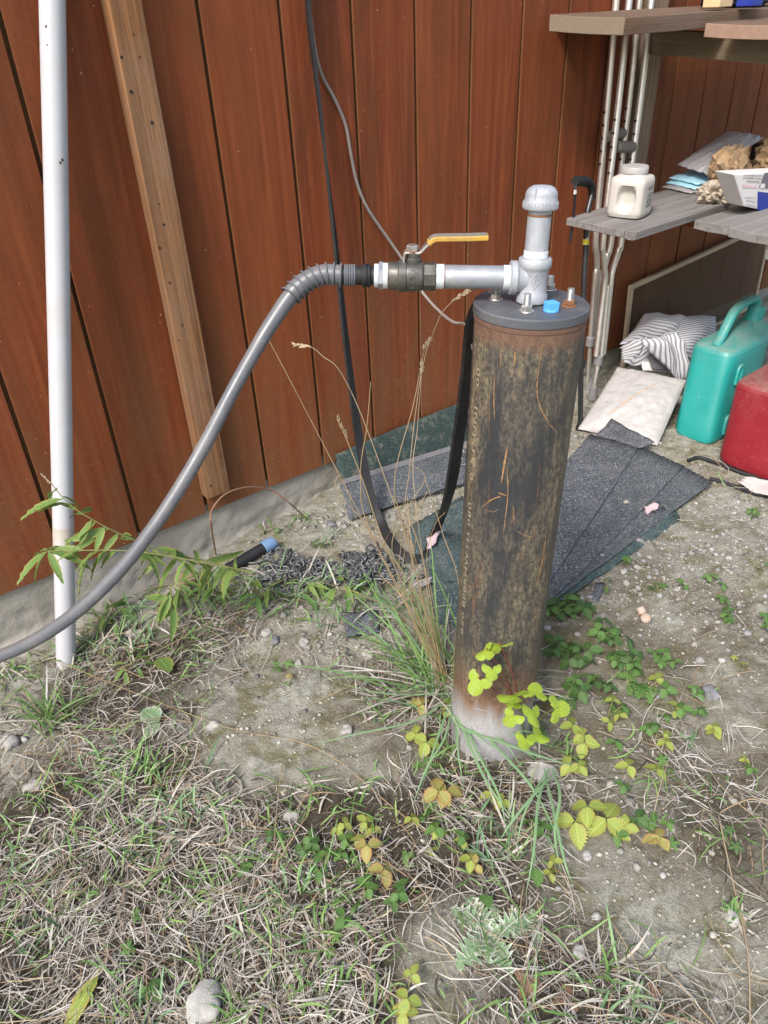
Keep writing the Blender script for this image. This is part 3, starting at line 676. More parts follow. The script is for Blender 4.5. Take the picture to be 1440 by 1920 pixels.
def ring(s, r, rr):
    p, t = atlen(s); m = MB(); a = norm(np.cross(t, V(.3, .2, .9))); b = np.cross(t, a); n1, n2 = 26, 8; vs = []; fs_ = []
    for i in range(n1):
        w = 2 * math.pi * i / n1; rd = a * math.cos(w) + b * math.sin(w); lean = t * (.0015 * math.cos(w))
        for j in range(n2):
            g = 2 * math.pi * j / n2; vs.append(p + lean + rd * (r + rr * math.cos(g)) + t * rr * math.sin(g))
    for i in range(n1):
        for j in range(n2): fs_.append((i * n2 + j, ((i + 1) % n1) * n2 + j, ((i + 1) % n1) * n2 + (j + 1) % n2, i * n2 + (j + 1) % n2))
    m.add(vs, fs_); return m.build('coil_ring', MT['hose'], hose)
smax = .002 + float(np.linalg.norm(HPa[0] - at(548, 552, 1.118))) * 1.06
m = MB(); pts = [atlen(s)[0] for s in np.linspace(.018, smax, 24)]; m.tube(pts, .0146, 22); m.build('sleeve', MT['hose'], hose)
for s in (.0, .0035, .007, .0105, .0135): ring(s, .0145, .0016)
for s in np.linspace(.020, smax, 9): ring(s, .0166, .0014)

# ================================================================ WHITE POLE and FIR BRACE
pb = W(124, 1240, 1.62); pt = W(98, 0, 1.712); pdir = norm(pt - pb)
m = MB(); m.tube(lin(pb - pdir * .05, pt + pdir * .7, 10), .0238, 28); pole = m.build('plastic_pole', MT['pvc'], smooth=40, org=gz(pb))
tag(pole, 'white plastic pole leaning up against the shed wall at left', 'pole')
for px, py, rr_ in ((117, 300, .0035), (113, 305, .0028), (86, 50, .0026), (88, 84, .0016), (134, 40, .0014)):   # rust red paint flecks
    r_ = norm(ray(px, py)); a_ = pb - CAM; dr = r_ - pdir * (r_ @ pdir); aa = a_ - pdir * (a_ @ pdir); A_ = dr @ dr; B_ = -2 * dr @ aa; C_ = aa @ aa - .0240 ** 2; dd = B_ * B_ - 4 * A_ * C_
    if dd <= 0: continue
    c_ = CAM + r_ * ((-B_ - math.sqrt(dd)) / (2 * A_)); nn_ = norm((c_ - pb) - pdir * ((c_ - pb) @ pdir)); m = MB(); t1 = pdir; t2 = np.cross(nn_, t1); rg = random.Random(px)
    m.add([c_ + nn_ * .0002] + [c_ - nn_ * .0002 + (t1 * math.cos(w) * 1.5 + t2 * math.sin(w)) * rr_ * rg.uniform(.5, 1.1) for w in np.linspace(0, 6.283, 10)[:-1]], [(0, i + 1, (i + 1) % 9 + 1) for i in range(9)]); m.build('paint_fleck', MT['groove'], pole, smooth=0)
for py, hh_ in ((1003, .018), (1026, .010)):
    c_ = pb + pdir * (float((W(115, py, 1.63) - pb) @ pdir)); m = MB(); m.lathe([(.02385, -hh_), (.0241, 0), (.02385, hh_)], c_, pdir, 28, caps=False); m.build('glue_stain', m_plain('tan_smear', (.40, .36, .32), .5, 0, .2, 30), pole)
bl = [un(W(201, 0, 1.704))[0], un(W(267, 0, 1.704))[0]]; bz = W(392, 937, 1.704)[2]
m = MB(); uc = (bl[0] + bl[1]) / 2
m.box(U(uc, 1.704 + .0195, (bz + 2.2) / 2), ((bl[1] - bl[0]) / 2, .0190, (2.2 - bz) / 2), AXW)
brace = m.build('brace_board', MT['brace'], bevel=.003, smooth=30); tag(brace, 'upright sawn fir board fixed flat to the shed wall beside the white pole', 'board')
for k, (px, py) in enumerate(((249, 64), (228, 107), (246, 172), (262, 107), (298, 382), (307, 421), (299, 465), (318, 530), (335, 638), (395, 911), (285, 230), (342, 610))):
    p = W(px, py, 1.704); m = MB(); r = (.0018, .0026, .0034, .0022)[k % 4]
    m.lathe([(r, -.002), (r * 1.1, .0004), (r * .4, .0006)], p, -NV, 10); m.build('nail_head', MT['hole'] if k % 3 else MT['groove'], brace)

# ================================================================ CABLES on the wall
def flatcable(name, pts, wv, th, mat, label, nv, k=8, cat='cable'):
    P = catmull(pts, k); n = len(P); kk = len(nv); N = []
    for i in range(n):
        f = i / (n - 1) * (kk - 1); a = int(min(f, kk - 2)); N.append(norm(nv[a] * (1 - (f - a)) + nv[a + 1] * (f - a)))
    h = th / 2; m = MB(); sec = []
    for j in range(9):                                      # ribbed faces
        x = -wv / 2 + wv * j / 8; sec.append((x, -h + (.0007 if j % 2 else 0)))
    for j in range(9):
        x = wv / 2 - wv * j / 8; sec.append((x, h - (.0007 if j % 2 else 0)))
    m.sweep(P, sec, N); o = m.build(name, mat, smooth=60); return tag(o, label, cat)
g1 = G(752, 1046, .012); g2 = G(795, 1052, .012)
lip = LC - V(1, 0, 0) * .080 + V(0, .060, 0)
cab = [W(574, -60, 1.722) + V(0, 0, .85), W(574, -60, 1.722) + V(0, 0, .3), W(574, -60, 1.722), W(580, 40, 1.72), W(597, 180, 1.715), W(612, 310, 1.71), W(628, 450, 1.70), W(642, 580, 1.68), W(656, 700, 1.65), W(672, 815, 1.60), W(692, 915, 1.54), W(716, 985, 1.47), g1, g2,
       G(818, 1018, .045), V(.02, 1.42, .33), V(.075, 1.30, .56), V(.118, 1.215, .76), lip - V(0, 0, .05), lip + V(.01, -.01, -.004)]
cab[15] = onY(842, 925, 1.40); cab[16] = onY(862, 800, 1.31); cab[17] = onY(876, 690, 1.24); cab[18] = onY(886, 600, 1.20); cab[19] = onY(905, 553, 1.17)
side = norm(V(-.75, -.65, .1))
flatcable('flat_pump_cable', cab, .026, .0075, MT['black'], 'black ribbed flat cable hanging down the wall and looping up behind the casing', [DV * .95 - NV * .3, DV * .95 - NV * .3, DV * .9 - NV * .45, -NV * .8 + DV * .6, -NV + DV * .25, V(-.2, -.9, .6), V(-.3, -.7, .5), V(.35, -.9, .2), V(.55, -.8, .1), V(.6, -.75, 0)])
m = MB(); m.tube(catmull([W(569, -60, 1.73) + V(0, 0, .85), W(569, -60, 1.73) + V(0, 0, .3), W(569, -60, 1.73), W(578, 0, 1.732), W(589, 85, 1.732), W(603, 140, 1.735), W(627, 185, 1.736), W(648, 235, 1.736), W(658, 290, 1.735), W(670, 345, 1.735), W(690, 392, 1.73), W(728, 448, 1.72), W(757, 490, 1.70), W(790, 545, 1.66), W(820, 580, 1.58), W(848, 603, 1.48), W(872, 609, 1.36), V(.165, 1.235, .80), V(.19, 1.19, .72), V(.200, 1.178, .5), V(.20, 1.178, .2), V(.20, 1.185, -.03)], 8), .0042, 10)
tag(m.build('thin_cable', MT['greycable']), 'thin grey cable trailing down the wall behind the yellow valve lever', 'cable')
# ================================================================ SHELVES on the wall at right
def text_mesh(body, bold=0.0):
    cu = bpy.data.curves.new('t', 'FONT'); cu.body = body; cu.size = 1.0; cu.offset = bold
    to = bpy.data.objects.new('t', cu); COL.objects.link(to); dg = bpy.context.evaluated_depsgraph_get(); dg.update()
    tm = bpy.data.meshes.new_from_object(to.evaluated_get(dg)); tv = np.array([q.co[:] for q in tm.vertices]); tf = [tuple(p.vertices) for p in tm.polygons]
    bpy.data.objects.remove(to); return tv, tf
shelf = thing('wall_shelving', 'rough wooden shelving with weathered grey and brown planks on the right of the wall', 'shelf', U(2.5, 1.72, 0))
def plank(name, u0, u1, n0, n1, z, th, mat, parent, tilt=0.0, skew=0.0, wob=.003, seed=0, cap=None, seg=14):
    """board along the wall, ends a little ragged, slightly cupped; z = top"""
    nn = 9; m = MB(); rows = []
    us = np.linspace(u0, u1, seg)
    for u in us:
        f = (u - u0) / (u1 - u0); top = []; bot = []
        for j in range(nn):
            g = j / (nn - 1); n_ = n0 + (n1 - n0) * g + skew * f + wob * .5 * vnoise(u * 9, seed * 3.1 + g * .5, 5)
            zz = z + tilt * (g - .5) + .002 * (2 * g - 1) ** 2 + wob * .6 * vnoise(u * 6, seed + 9.0, 6)
            uu = u + (wob * 1.6 * vnoise(g * 9, seed, 3) if f == 0 else 0)
            top.append(U(uu, n_, zz)); bot.append(U(uu, n_, zz - th))
        rows.append(top + bot[::-1])
    k = 2 * nn
    m.add([p for r in rows for p in r], [(i * k + j, (i + 1) * k + j, (i + 1) * k + (j + 1) % k, i * k + (j + 1) % k) for i in range(seg - 1) for j in range(k)]
          + [tuple(range(k)), tuple((seg - 1) * k + j for j in range(k))[::-1]])
    # rotate into a frame whose X runs along the board so the grain follows it
    o = m.build(name, mat, parent, smooth=40, bevel=.0016)
    if cap is not None:
        o.data.materials.append(cap); o.data.polygons[len(o.data.polygons) - 2].material_index = 1
    return o
# grain materials use object X/Y; the wall runs at 37.5 degrees, so the boards get their own rotated coordinates
def regrain(mat, ang):
    for n in mat.node_tree.nodes:
        if n.type == 'MAPPING':
            src = n.inputs['Vector'].links[0].from_socket
            r = mat.node_tree.nodes.new('ShaderNodeVectorRotate'); r.rotation_type = 'Z_AXIS'; r.inputs['Angle'].default_value = ang
            mat.node_tree.links.new(src, r.inputs['Vector']); mat.node_tree.links.new(r.outputs[0], n.inputs['Vector'])
for k in ('greyplank', 'topplank', 'redwood', 'beam', 'frame'): regrain(MT[k], -WA)
plank('plank', 1.955, 3.6, 1.420, 1.672, 1.247, .040, MT['topplank'], shelf, .012, seed=1, cap=MT['endgrain'])
plank('plank', 2.30, 3.6, 1.185, 1.398, 1.212, .034, MT['topplank'], shelf, .008, seed=2, cap=MT['pinkend'])
plank('plank', 2.005, 3.5, 1.372, 1.590, .711, .022, MT['greyplank'], shelf, .004, .035, seed=3)
plank('plank', 2.000, 3.5, 1.330, 1.368, .710, .024, MT['greyplank'], shelf, .0, .035, seed=4)
plank('plank', 2.240, 3.5, 1.168, 1.287, .709, .025, MT['greyplank'], shelf, .003, .0, seed=5)
plank('plank', 2.222, 3.5, 1.030, 1.164, .708, .026, MT['greyplank'], shelf, .003, .0, seed=6)
plank('plank', 2.155, 3.4, .800, 1.010, .683, .024, MT['greyplank'], shelf, .003, .0, seed=7)
m = MB(); m.box(U(2.522, 1.7215, 1.5), (.0445, .0205, .795), AXW); m.build('post', MT['post'], shelf, bevel=.002, smooth=30)
def arm(u, n0, n1, z0, z1, hgt, th, mat):
    a = U(u + th / 2, n0, z0); b = U(u + th / 2, n1, z1); d = norm(b - a); up = norm(ZV - d * d[2]); m = MB()
    m.box((a + b) / 2 - up * hgt / 2, (np.linalg.norm(b - a) / 2, th / 2, hgt / 2), [d, DV, up]); return m.build('support_arm', mat, shelf, bevel=.002, smooth=30)
arm(2.476, 1.699, .75, 1.2005, 1.148, .070, .038, MT['beam'])
arm(2.43, 1.742, .75, .686, .655, .038, .03, MT['redwood'])
# a wooden sliver lying on the wall side behind the top plank
arm(2.06, 1.742, 1.675, 1.243, 1.240, .02, .3, MT['redwood'])

# ================================================================ CRUTCHES and CANE
ct = .0108
def crutch(label, up1, up2, leg, low, n_top, n_bot, grip, holes1, holes2):
    zt, zb = W(*up1[0], n_top)[2], 0.0
    def nn(px, py):
        z = W(px, py, (n_top + n_bot) / 2)[2]; return n_bot + (n_top - n_bot) * min(1.2, max(0, z / 1.3))
    def pth(l): return catmull([W(x, y, nn(x, y)) for x, y in l], 6)
    t = thing('crutch', label, 'crutch', gz(W(*low[-1], n_bot)), 'aluminium crutches')
    for l, hl in ((up1, holes1), (up2, holes2)):
        m = MB(); m.tube(pth(l), ct, 16); o = m.build('upright', MT['alu'], t)
        for hx_, hy_ in hl:
            c = W(hx_, hy_, nn(hx_, hy_)); q = norm(CAM - c); q = norm(q - ZV * q[2]); q = norm(q - DV * .45); h = MB(); h.lathe([(.0036, .006), (.0036, ct + .0005), (.003, ct + .0006)], c, q, 12); h.build('adjustment_hole', MT['hole'], o)
    m = MB(); m.tube(pth(leg), ct * .95, 16); m.build('slotted_leg', MT['alu'], t)
    m = MB(); m.tube(pth(low), ct * .85, 16); lo = m.build('lower_leg', MT['alu'], t)
    c = pth(low)[0]; m = MB(); m.tube([c - ZV * .018, c + ZV * .018], ct * 1.55, 18); m.build('clip_collar', MT['alugrey'], t, bevel=.002)
    c = pth(low)[-1]; c = gz(c, .002); m = MB(); m.lathe([(.019, 0), (.020, .004), (.016, .02), (.0125, .05)], c, ZV, 18); m.build('rubber_foot', MT['alugrey'], lo)
    a, b = W(*grip[0], nn(*grip[0])), W(*grip[1], nn(*grip[1])); m = MB(); d = norm(b - a); L = float(np.linalg.norm(b - a))
    m.lathe([(.012, .012), (.0175, .016), (.0185, .025), (.0185, L - .022), (.0165, L - .014), (.010, L - .011)], a, d, 20); g = m.build('hand_grip', MT['foam'], t)
    m = MB(); m.tube([a - d * .014, b + d * .014], .0035, 10); m.build('grip_bolt', MT['steel'], g)
    return t
crutch('aluminium crutch closer to the wall, leftmost tube with its grip set higher', [(1161, -70), (1139, 190), (1117.5, 437), (1118.5, 478), (1119, 503), (1116, 522), (1107, 637)],
       [(1205, -70), (1179, 190), (1147, 443), (1138, 482), (1130, 515), (1125, 540), (1113, 640)],
       [(1123, 505), (1110, 640)], [(1107, 640), (1104, 700), (1102, 752)], 1.722, 1.66, ((1131, 258), (1172.5, 248)),
       [(1133.5, 210), (1131.5, 234), (1129, 258), (1127, 283), (1125.5, 307)], [(1174.5, 203), (1172, 227), (1163.5, 298)])
crutch('aluminium crutch in front of the other one, with a slotted leg and lower grip', [(1187, -70), (1160, 190), (1132, 441), (1130.5, 472), (1133.5, 508), (1133, 537), (1117.5, 668)],
       [(1229, -70), (1200, 190), (1165.5, 447), (1161, 468), (1149, 506), (1145, 532), (1131, 664)],
       [(1140.4, 534), (1127, 668)], [(1122, 675), (1118, 705), (1110, 755)], 1.702, 1.585, ((1152, 275), (1191, 276)),
       [(1153.5, 224), (1150.5, 249), (1147, 275), (1145, 299), (1142, 323)], [(1192, 226), (1189, 250), (1182.5, 298)])
cane = thing('walking_cane', 'black walking cane with offset handle and wrist strap left of the crutches', 'cane', gz(W(1088, 801, 1.478)))
def nc(y): return 1.478 + (1.60 - 1.478) * min(1, max(0, (801 - y) / 440))
cp = catmull([W(x, y, nc(y)) for x, y in ((1088, 800), (1090, 670), (1094.6, 537), (1097.7, 482.5), (1099, 457), (1100.5, 407), (1106, 380), (1110, 362), (1108.5, 347), (1101, 341))], 8)
m = MB(); m.tube(cp, .0095, 16); m.build('shaft', MT['blackmet'], cane)
m = MB(); m.tube(catmull([W(1110, 372, 1.6), W(1109.5, 352, 1.6), W(1102, 341.5, 1.6), W(1090, 339.5, 1.597), W(1078, 339.5, 1.595)], 6), [.012] * 6 + [.0135] * 6 + [.0155] * 6 + [.0155] * 6 + [.014], 18); m.build('handle', MT['black'], cane)
m = MB(); m.tube([W(1098.6, 459, nc(459)), W(1100.5, 432, nc(432))], .0099, 16); m.build('barcode_label', MT['whitelabel'], cane)
for k in range(6):
    m = MB(); y = 434 + k * 2.4; m.tube([W(1100.4 - k * .12, y, nc(y)), W(1100.3 - k * .12, y + 1.0, nc(y + 1.2))], .0101, 16); m.build('barcode_stripe', MT['ink'], cane)
m = MB(); m.tube([W(1098.4, 458, nc(458)), W(1099, 449, nc(449))], .0103, 16); m.build('yellow_band', MT['yellowlabel'], cane)
m = MB(); m.tube([W(1091, 674, nc(674)), W(1090.4, 690, nc(690))], .0125, 16); m.build('height_collar', MT['blackmet'], cane)
m = MB(); m.lathe([(.016, 0), (.0165, .004), (.013, .02), (.011, .035)], gz(W(1088, 801, 1.478)), ZV, 16); m.build('rubber_tip', MT['black'], cane)
sp = catmull([W(1079, 346, 1.578), W(1078.5, 360, 1.575), W(1076.5, 395, 1.578), W(1073, 425, 1.58), W(1069, 455, 1.582)], 5)
m = MB(); m.sweep(sp, [(-.0045, -.0006), (.0045, -.0006), (.0045, .0006), (-.0045, .0006)], [norm(-NV - DV * (.6 + .5 * math.sin(i * .5))) for i in range(len(sp))]); st = m.build('wrist_strap', MT['black'], cane)
m = MB(); m.box(W(1078.6, 360, 1.574), (.0045, .0022, .006), AXW); m.build('strap_clip', MT['whitelabel'], st)

# ================================================================ JAR on the middle shelf
jc = U(2.165, 1.475, .7115)
jar = thing('plastic_jar', 'white square plastic jar with recessed handle and grey lid on the middle shelf', 'jar', jc)
ja = math.radians(37.5 + 14); jx = V(math.cos(ja), math.sin(ja), 0); jy = V(-jx[1], jx[0], 0)
hw = .0575
prof = [(.80, 0), (.94, .004), (1, .014), (1, .098), (.985, .106), (.93, .114), (.72, .121), (.68, .123), (.68, .131)]
nseg = 112; rows = []
for sc, z in [(np.interp(q, range(len(prof)), [a for a, b in prof]), np.interp(q, range(len(prof)), [b for a, b in prof])) for q in np.linspace(0, len(prof) - 1, 65)]:
    row = []
    for i in range(nseg):
        w = 2 * math.pi * i / nseg; e = 5.0 if sc > .8 else 2.4
        r = sc * hw / (abs(math.cos(w)) ** e + abs(math.sin(w)) ** e) ** (1 / e)
        x, y = r * math.cos(w), r * math.sin(w)
        # D shaped handle recess on the face turned to the camera's left (local -x)
        if x < -.8 * hw and .02 < z < .105:
            a = (y + .006) / .030; b = (z - .058) / .036; q = max(0, 1 - (abs(a) ** 3 + abs(b) ** 3)); x += .022 * min(1, q * 2.2)
        # label panel slightly sunk on the right face (local -y)
        if y < -.8 * hw and .022 < z < .098 and abs(x) < .04: y += .0012
        row.append(jc + jx * x + jy * y + ZV * z)
    rows.append(row)
m = MB(); nr = len(rows)
m.add([p for r in rows for p in r], [(k * nseg + i, k * nseg + (i + 1) % nseg, (k + 1) * nseg + (i + 1) % nseg, (k + 1) * nseg + i) for k in range(nr - 1) for i in range(nseg)] + [tuple(range(nseg))[::-1], tuple((nr - 1) * nseg + i for i in range(nseg))])
jb = m.build('jar_body', MT['jar'], jar, smooth=60)
m = MB(); m.lathe([(.0405, .126), (.0425, .128), (.0425, .1425), (.0405, .1455), (.030, .146)], jc, ZV, 40); m.build('lid', MT['jarlid'], jar, smooth=40)
rl = random.Random(3); mlab = MB()
for k in range(22):
    z = .094 - k * .0030
    if k in (6, 7, 13): continue
    L = .026 * rl.uniform(.55, 1); mlab.box(jc + jx * (.012 + (L - .026) * .5 * -1 - .006) - jy * (hw - .00105) + ZV * z, (L, .0002, .0006 if k % 7 else .0011), [jx, jy, ZV])
tag(mlab.build('label_print', MT['ink'], jb, smooth=0), kind='stuff')

# ================================================================ OTHER THINGS ON THE SHELVES
def crumple(name, c, rad, mat, label, cat, seed, amp=.35, ax=None, sub=4, sharp=1.0):
    bm = bmesh.new(); bmesh.ops.create_icosphere(bm, subdivisions=sub, radius=1); ax = np.array(ax) if ax is not None else AXW
    vs = []
    for q in bm.verts:
        p = np.array(q.co); a = math.atan2(p[1], p[0]); 
        r = 1 + amp * (abs(vnoise(p[0] * 2.3 + seed, p[1] * 2.3 + p[2] * 1.7, seed)) * 2 - .4) + amp * .6 * (abs(vnoise(p[0] * 5 + p[2] * 4 + seed, p[1] * 5 - p[2] * 3, seed + 1)) * 2 - .4) + amp * .35 * (abs(vnoise(p[0] * 11 + p[2] * 9, p[1] * 11 + seed, seed + 2)) * 2 - .4)
        p = p * r; p[2] = max(p[2], -.75); vs.append(np.asarray(c) + ax[0] * p[0] * rad[0] + ax[1] * p[1] * rad[1] + ax[2] * p[2] * rad[2])
    fs_ = [tuple(v.index for v in f.verts) for f in bm.faces]; bm.free(); m = MB(); m.add(vs, fs_)
    o = m.build(name, mat, smooth=28 if sharp else 180); return tag(o, label, cat)
c1 = U(2.60, 1.42, .79)
crumple('crumpled_paper', U(2.575, 1.385, .800), (.075, .055, .078), MT['kraft'], 'crumpled brown kraft paper standing on the middle shelf behind the printed box', 'paper', 4.3, .55)
crumple('crumpled_wrapper', U(2.50, 1.385, .742), (.062, .052, .040), MT['kraftpale'], 'pale crumpled paper wrapper lying on the shelf left of the printed box', 'paper', 8.1, .45)
crumple('crumpled_paper', U(2.70, 1.30, .815), (.07, .06, .07), MT['kraft'], 'second wad of brown kraft paper at the right edge of the photo', 'paper', 2.2, .5)
def pillow(P00, P10, P11, P01, nrm, puff, wr, seed, n=26, pw=.5):
    A = np.zeros((n, n, 3))
    for i in range(n):
        for j in range(n):
            a, b = i / (n - 1), j / (n - 1); p = (P00 * (1 - a) + P10 * a) * (1 - b) + (P01 * (1 - a) + P11 * a) * b
            h = (max(0, math.sin(math.pi * a)) ** pw) * (max(0, math.sin(math.pi * b)) ** pw)
            A[i, j] = p + nrm * (puff * h + wr * h * vnoise(a * 5 + seed, b * 5, 3) + wr * .6 * vnoise(a * 13, b * 13 + seed, 4) + wr * .35 * vnoise(a * 30, b * 30 + seed, 6))
    return A
# grey plastic bag and folded blue sheets at the back of the shelf
P = [U(2.60, 1.60, .792), U(2.86, 1.58, .87), U(2.86, 1.44, .86), U(2.60, 1.48, .772)]
A = pillow(*P, ZV * .7 - NV * .7, .042, .012, 3.0); B = pillow(*P, -ZV * .8, .030, .006, 5.0)
m = MB(); m.grid(A); m.grid(B[:, ::-1]); tag(m.build('plastic_bag', MT['greybag'], smooth=60), 'folded grey plastic bag at the back of the middle shelf', 'bag')
for k, (dz, du) in enumerate(((.716, 0), (.727, .02), (.740, .035))):
    P = [U(2.56 + du, 1.62, dz + .006), U(2.80, 1.62, dz + .012), U(2.78, 1.44, dz + .004), U(2.55 + du, 1.50, dz)]
    A = pillow(*P, ZV, .012, .006, 2.0 + k); m = MB(); m.grid(A)
    tag(m.build('folded_sheet', MT['bluepaper'] if k else MT['greybag'], smooth=60, solid=.003), ('lowest folded clear sheet lying on the grey shelf', 'middle light blue folded sheet under the grey bag', 'topmost light blue folded sheet under the grey bag')[k], 'sheet', 'folded sheets on the shelf')
# printed box lying upside down
nb_ = 1.215
def bw(x, y, k=0.0): return W(x, y, nb_ - k)
box = thing('printed_box', 'white and blue light bulb box lying upside down on the middle shelf', 'box', bw(1420, 390))
q = [bw(1376, 327), bw(1475, 321), bw(1480, 405), bw(1395, 387)]
back = [p + NV * .062 + ZV * .004 for p in q]
m = MB(); m.add(q + back, [(0, 3, 2, 1), (4, 5, 6, 7), (0, 1, 5, 4), (1, 2, 6, 5), (2, 3, 7, 6), (3, 0, 4, 7)]); bxo = m.build('carton', MT['boxwhite'], box, smooth=0, bevel=.003)
def panel(pts, mat, name, k=.0012):
    m = MB(); f = [bw(x, y, k) for x, y in pts]; m.add(f + [p + NV * .0006 for p in f], [tuple(range(len(f)))[::-1]] + [(i, (i + 1) % len(f), len(f) + (i + 1) % len(f), len(f) + i) for i in range(len(f))]); return m.build(name, mat, bxo, smooth=0)
panel([(1421, 359), (1478, 366), (1480, 404), (1420, 393.5)], MT['boxblue'], 'blue_panel')
panel([(1434, 324), (1476, 322), (1477, 358), (1423, 352)], MT['boxgrey'], 'grey_panel')
panel([(1392, 346), (1421, 347.5), (1421.5, 353), (1393, 351.5)], MT['boxpink'], 'pink_band')
panel([(1427, 344), (1435, 344.5), (1434, 353), (1425.5, 352.5)], MT['boxwhite'], 'c_mark_field', .002)
def ptext(body, x0, y0, x1, y1, hpx, mat=None, k=.0016):
    """text written from pixel (x0,y0) toward (x1,y1), upside down as in the photo"""
    tv, tf = text_mesh(body); a = bw(x0, y0, k); b = bw(x1, y1, k); e = b - a; L = tv[:, 0].max(); up = norm(np.cross(norm(e), NV)) 
    if up[2] > 0: up = -up
    s = hpx / FPX * 2.35; m = MB(); m.add([a + e * (x / L) + up * (y * s) for x, y, z in tv], [f[::-1] for f in tf]); o = m.build('print', mat or MT['ink'], bxo, smooth=0); tag(o, kind='stuff'); return o
ptext('Switches', 1425, 339.5, 1401, 338.5, 6.0); ptext('interrupteurs', 1429, 334, 1394, 332.5, 5); ptext('interruptores', 1431, 328.8, 1396, 328, 4.5)
ptext('low 120V AC', 1417, 370.5, 1398, 369, 4); ptext('Interruptor', 1417.5, 378, 1399, 375, 4.5); ptext('disponible', 1418, 386, 1401, 382.5, 4); ptext('C', 1432.5, 349.5, 1429, 349.3, 5)
# dark gadget behind the paper, round blue and yellow item at the frame edge
gc = W(1436, 282, 1.46)
gd = thing('dark_gadget', 'black gadget with blue corner and cables at the back of the middle shelf', 'device', gc - ZV * .06)
m = MB(); m.box(gc, (.055, .03, .028), AXW); m.build('body', MT['blackmet'], gd, bevel=.008)
m = MB(); m.box(gc - DV * .035 - NV * .0305 + ZV * .012, (.012, .0015, .008), AXW); m.build('blue_corner', MT['boxblue'], gd)
for k in range(3):
    m = MB(); m.tube(catmull([gc - DV * (.05 - k * .02) - NV * .031, gc - DV * (.04 - k * .02) - NV * .05 + ZV * .03, gc - DV * (.01 - k * .02) - NV * .06 + ZV * .01, gc + DV * (.01 + k * .01) - NV * .03 - ZV * .02], 6), .003, 8); m.build('cable_loop', MT['black'], gd)
rc = thing('round_can', 'blue and yellow rimmed round item at the right edge of the middle shelf', 'can', U(2.235, 1.045, .71))
m = MB(); cc_ = U(2.27, 1.028, .7105); m.lathe([(.030, 0), (.031, .002), (.031, .03), (.029, .033)], cc_, ZV, 32); m.build('body', MT['boxblue'], rc)
m = MB(); m.lathe([(.0318, .012), (.0322, .015), (.0318, .024)], cc_, ZV, 32, caps=False); m.build('yellow_band', MT['yellowlabel'], rc)
# on the top shelf
crumple('dark_cloth', U(2.74, 1.56, 1.285), (.16, .09, .05), MT['navy'], 'dark blue grey cloth bundle on the top shelf', 'cloth', 6.4, .4)
m = MB(); m.box(U(2.45, 1.46, 1.285), (.035, .028, .034), AXW); cb = m.build('cream_carton', MT['cream'], bevel=.003); tag(cb, 'small cream carton on the top shelf at the photo edge', 'box')
m = MB(); m.box(U(2.52, 1.40, 1.29), (.03, .026, .04), AXW); cb = m.build('blue_carton', MT['boxblue'], bevel=.003); tag(cb, 'dark blue carton beside the cream one on the top shelf', 'box')

# ================================================================ FRAMED SCREEN leaning on the wall
TL = W(1181, 536, 1.70); TR_ = W(1358, 455, 1.70); ex = norm(TR_ - TL); ey = norm(np.cross(ex, NV)); ey = ey if ey[2] < 0 else -ey
scr = thing('window_screen', 'pale framed insect screen standing against the wall under the shelf', 'screen', TL + ey * .38)
Ls, Hs, fw_ = 1.05, .40, .017
def bar(a, b, w, th=.016, nm='frame_rail'):
    d = norm(b - a); m = MB(); m.box((a + b) / 2, (np.linalg.norm(b - a) / 2, w / 2, th / 2), [d, np.cross(NV, d), NV]); return m.build(nm, MT['frame'], scr, bevel=.0015, smooth=30)
bar(TL + ey * fw_ / 2, TL + ex * Ls + ey * fw_ / 2, fw_); bar(TL + ey * (Hs - fw_ / 2), TL + ex * Ls + ey * (Hs - fw_ / 2), fw_)
bar(TL + ex * fw_ / 2 + ey * (fw_ + .0005), TL + ex * fw_ / 2 + ey * (Hs - fw_ - .0005), fw_); bar(TL + ex * (Ls - fw_ / 2) + ey * (fw_ + .0005), TL + ex * (Ls - fw_ / 2) + ey * (Hs - fw_ - .0005), fw_)
t = NT('screen_mesh'); t.p(Base_Color=t.mix(t.noise(t.co(), 9, 6, .7), (.055, .032, .018), (.135, .088, .05)), Roughness=.8)
tr = t.n('BsdfTransparent', None, Color=(1.0, 1.0, 1.0)); mx = t.n('MixShader', None, Fac=.62); t.t.links.new(tr.outputs[0], mx.inputs[1]); t.t.links.new(t.b.outputs[0], mx.inputs[2]); t.t.links.new(mx.outputs[0], t.out.inputs[0])
m = MB(); m.add([TL + ex * fw_ + ey * fw_, TL + ex * (Ls - fw_) + ey * fw_, TL + ex * (Ls - fw_) + ey * (Hs - fw_), TL + ex * fw_ + ey * (Hs - fw_)], [(3, 2, 1, 0)]); m.build('mesh_panel', t.m, scr, smooth=0)

# ================================================================ SACK and STRIPED CLOTH
P = [U(2.012, 1.462, .012), U(2.108, 1.20, .012), U(2.372, 1.285, .145), U(2.295, 1.522, .145)]
nrm = norm(np.cross(P[1] - P[0], P[3] - P[0])); nrm = nrm if nrm[2] > 0 else -nrm
A = pillow(*P, nrm, .038, .010, 1.5, 40, .42); Bk = pillow(*P, -nrm, .075, .004, 4.0, 40, .5)
Bk[:, :, 2] = np.maximum(Bk[:, :, 2], -.01)
sack = thing('plastic_sack', 'flat white plastic sack lying between the crutches and the teal can', 'sack', U(2.16, 1.35, 0))
m = MB(); m.grid(A); m.grid(Bk[:, ::-1]); sk = m.build('sack_body', MT['sack'], sack, smooth=80)
def onA(a, b):
    i = a * 39; j = b * 39; i0, j0 = int(min(i, 38)), int(min(j, 38)); fi, fj = i - i0, j - j0
    return (A[i0, j0] * (1 - fi) + A[i0 + 1, j0] * fi) * (1 - fj) + (A[i0, j0 + 1] * (1 - fi) + A[i0 + 1, j0 + 1] * fi) * fj + nrm * .0012
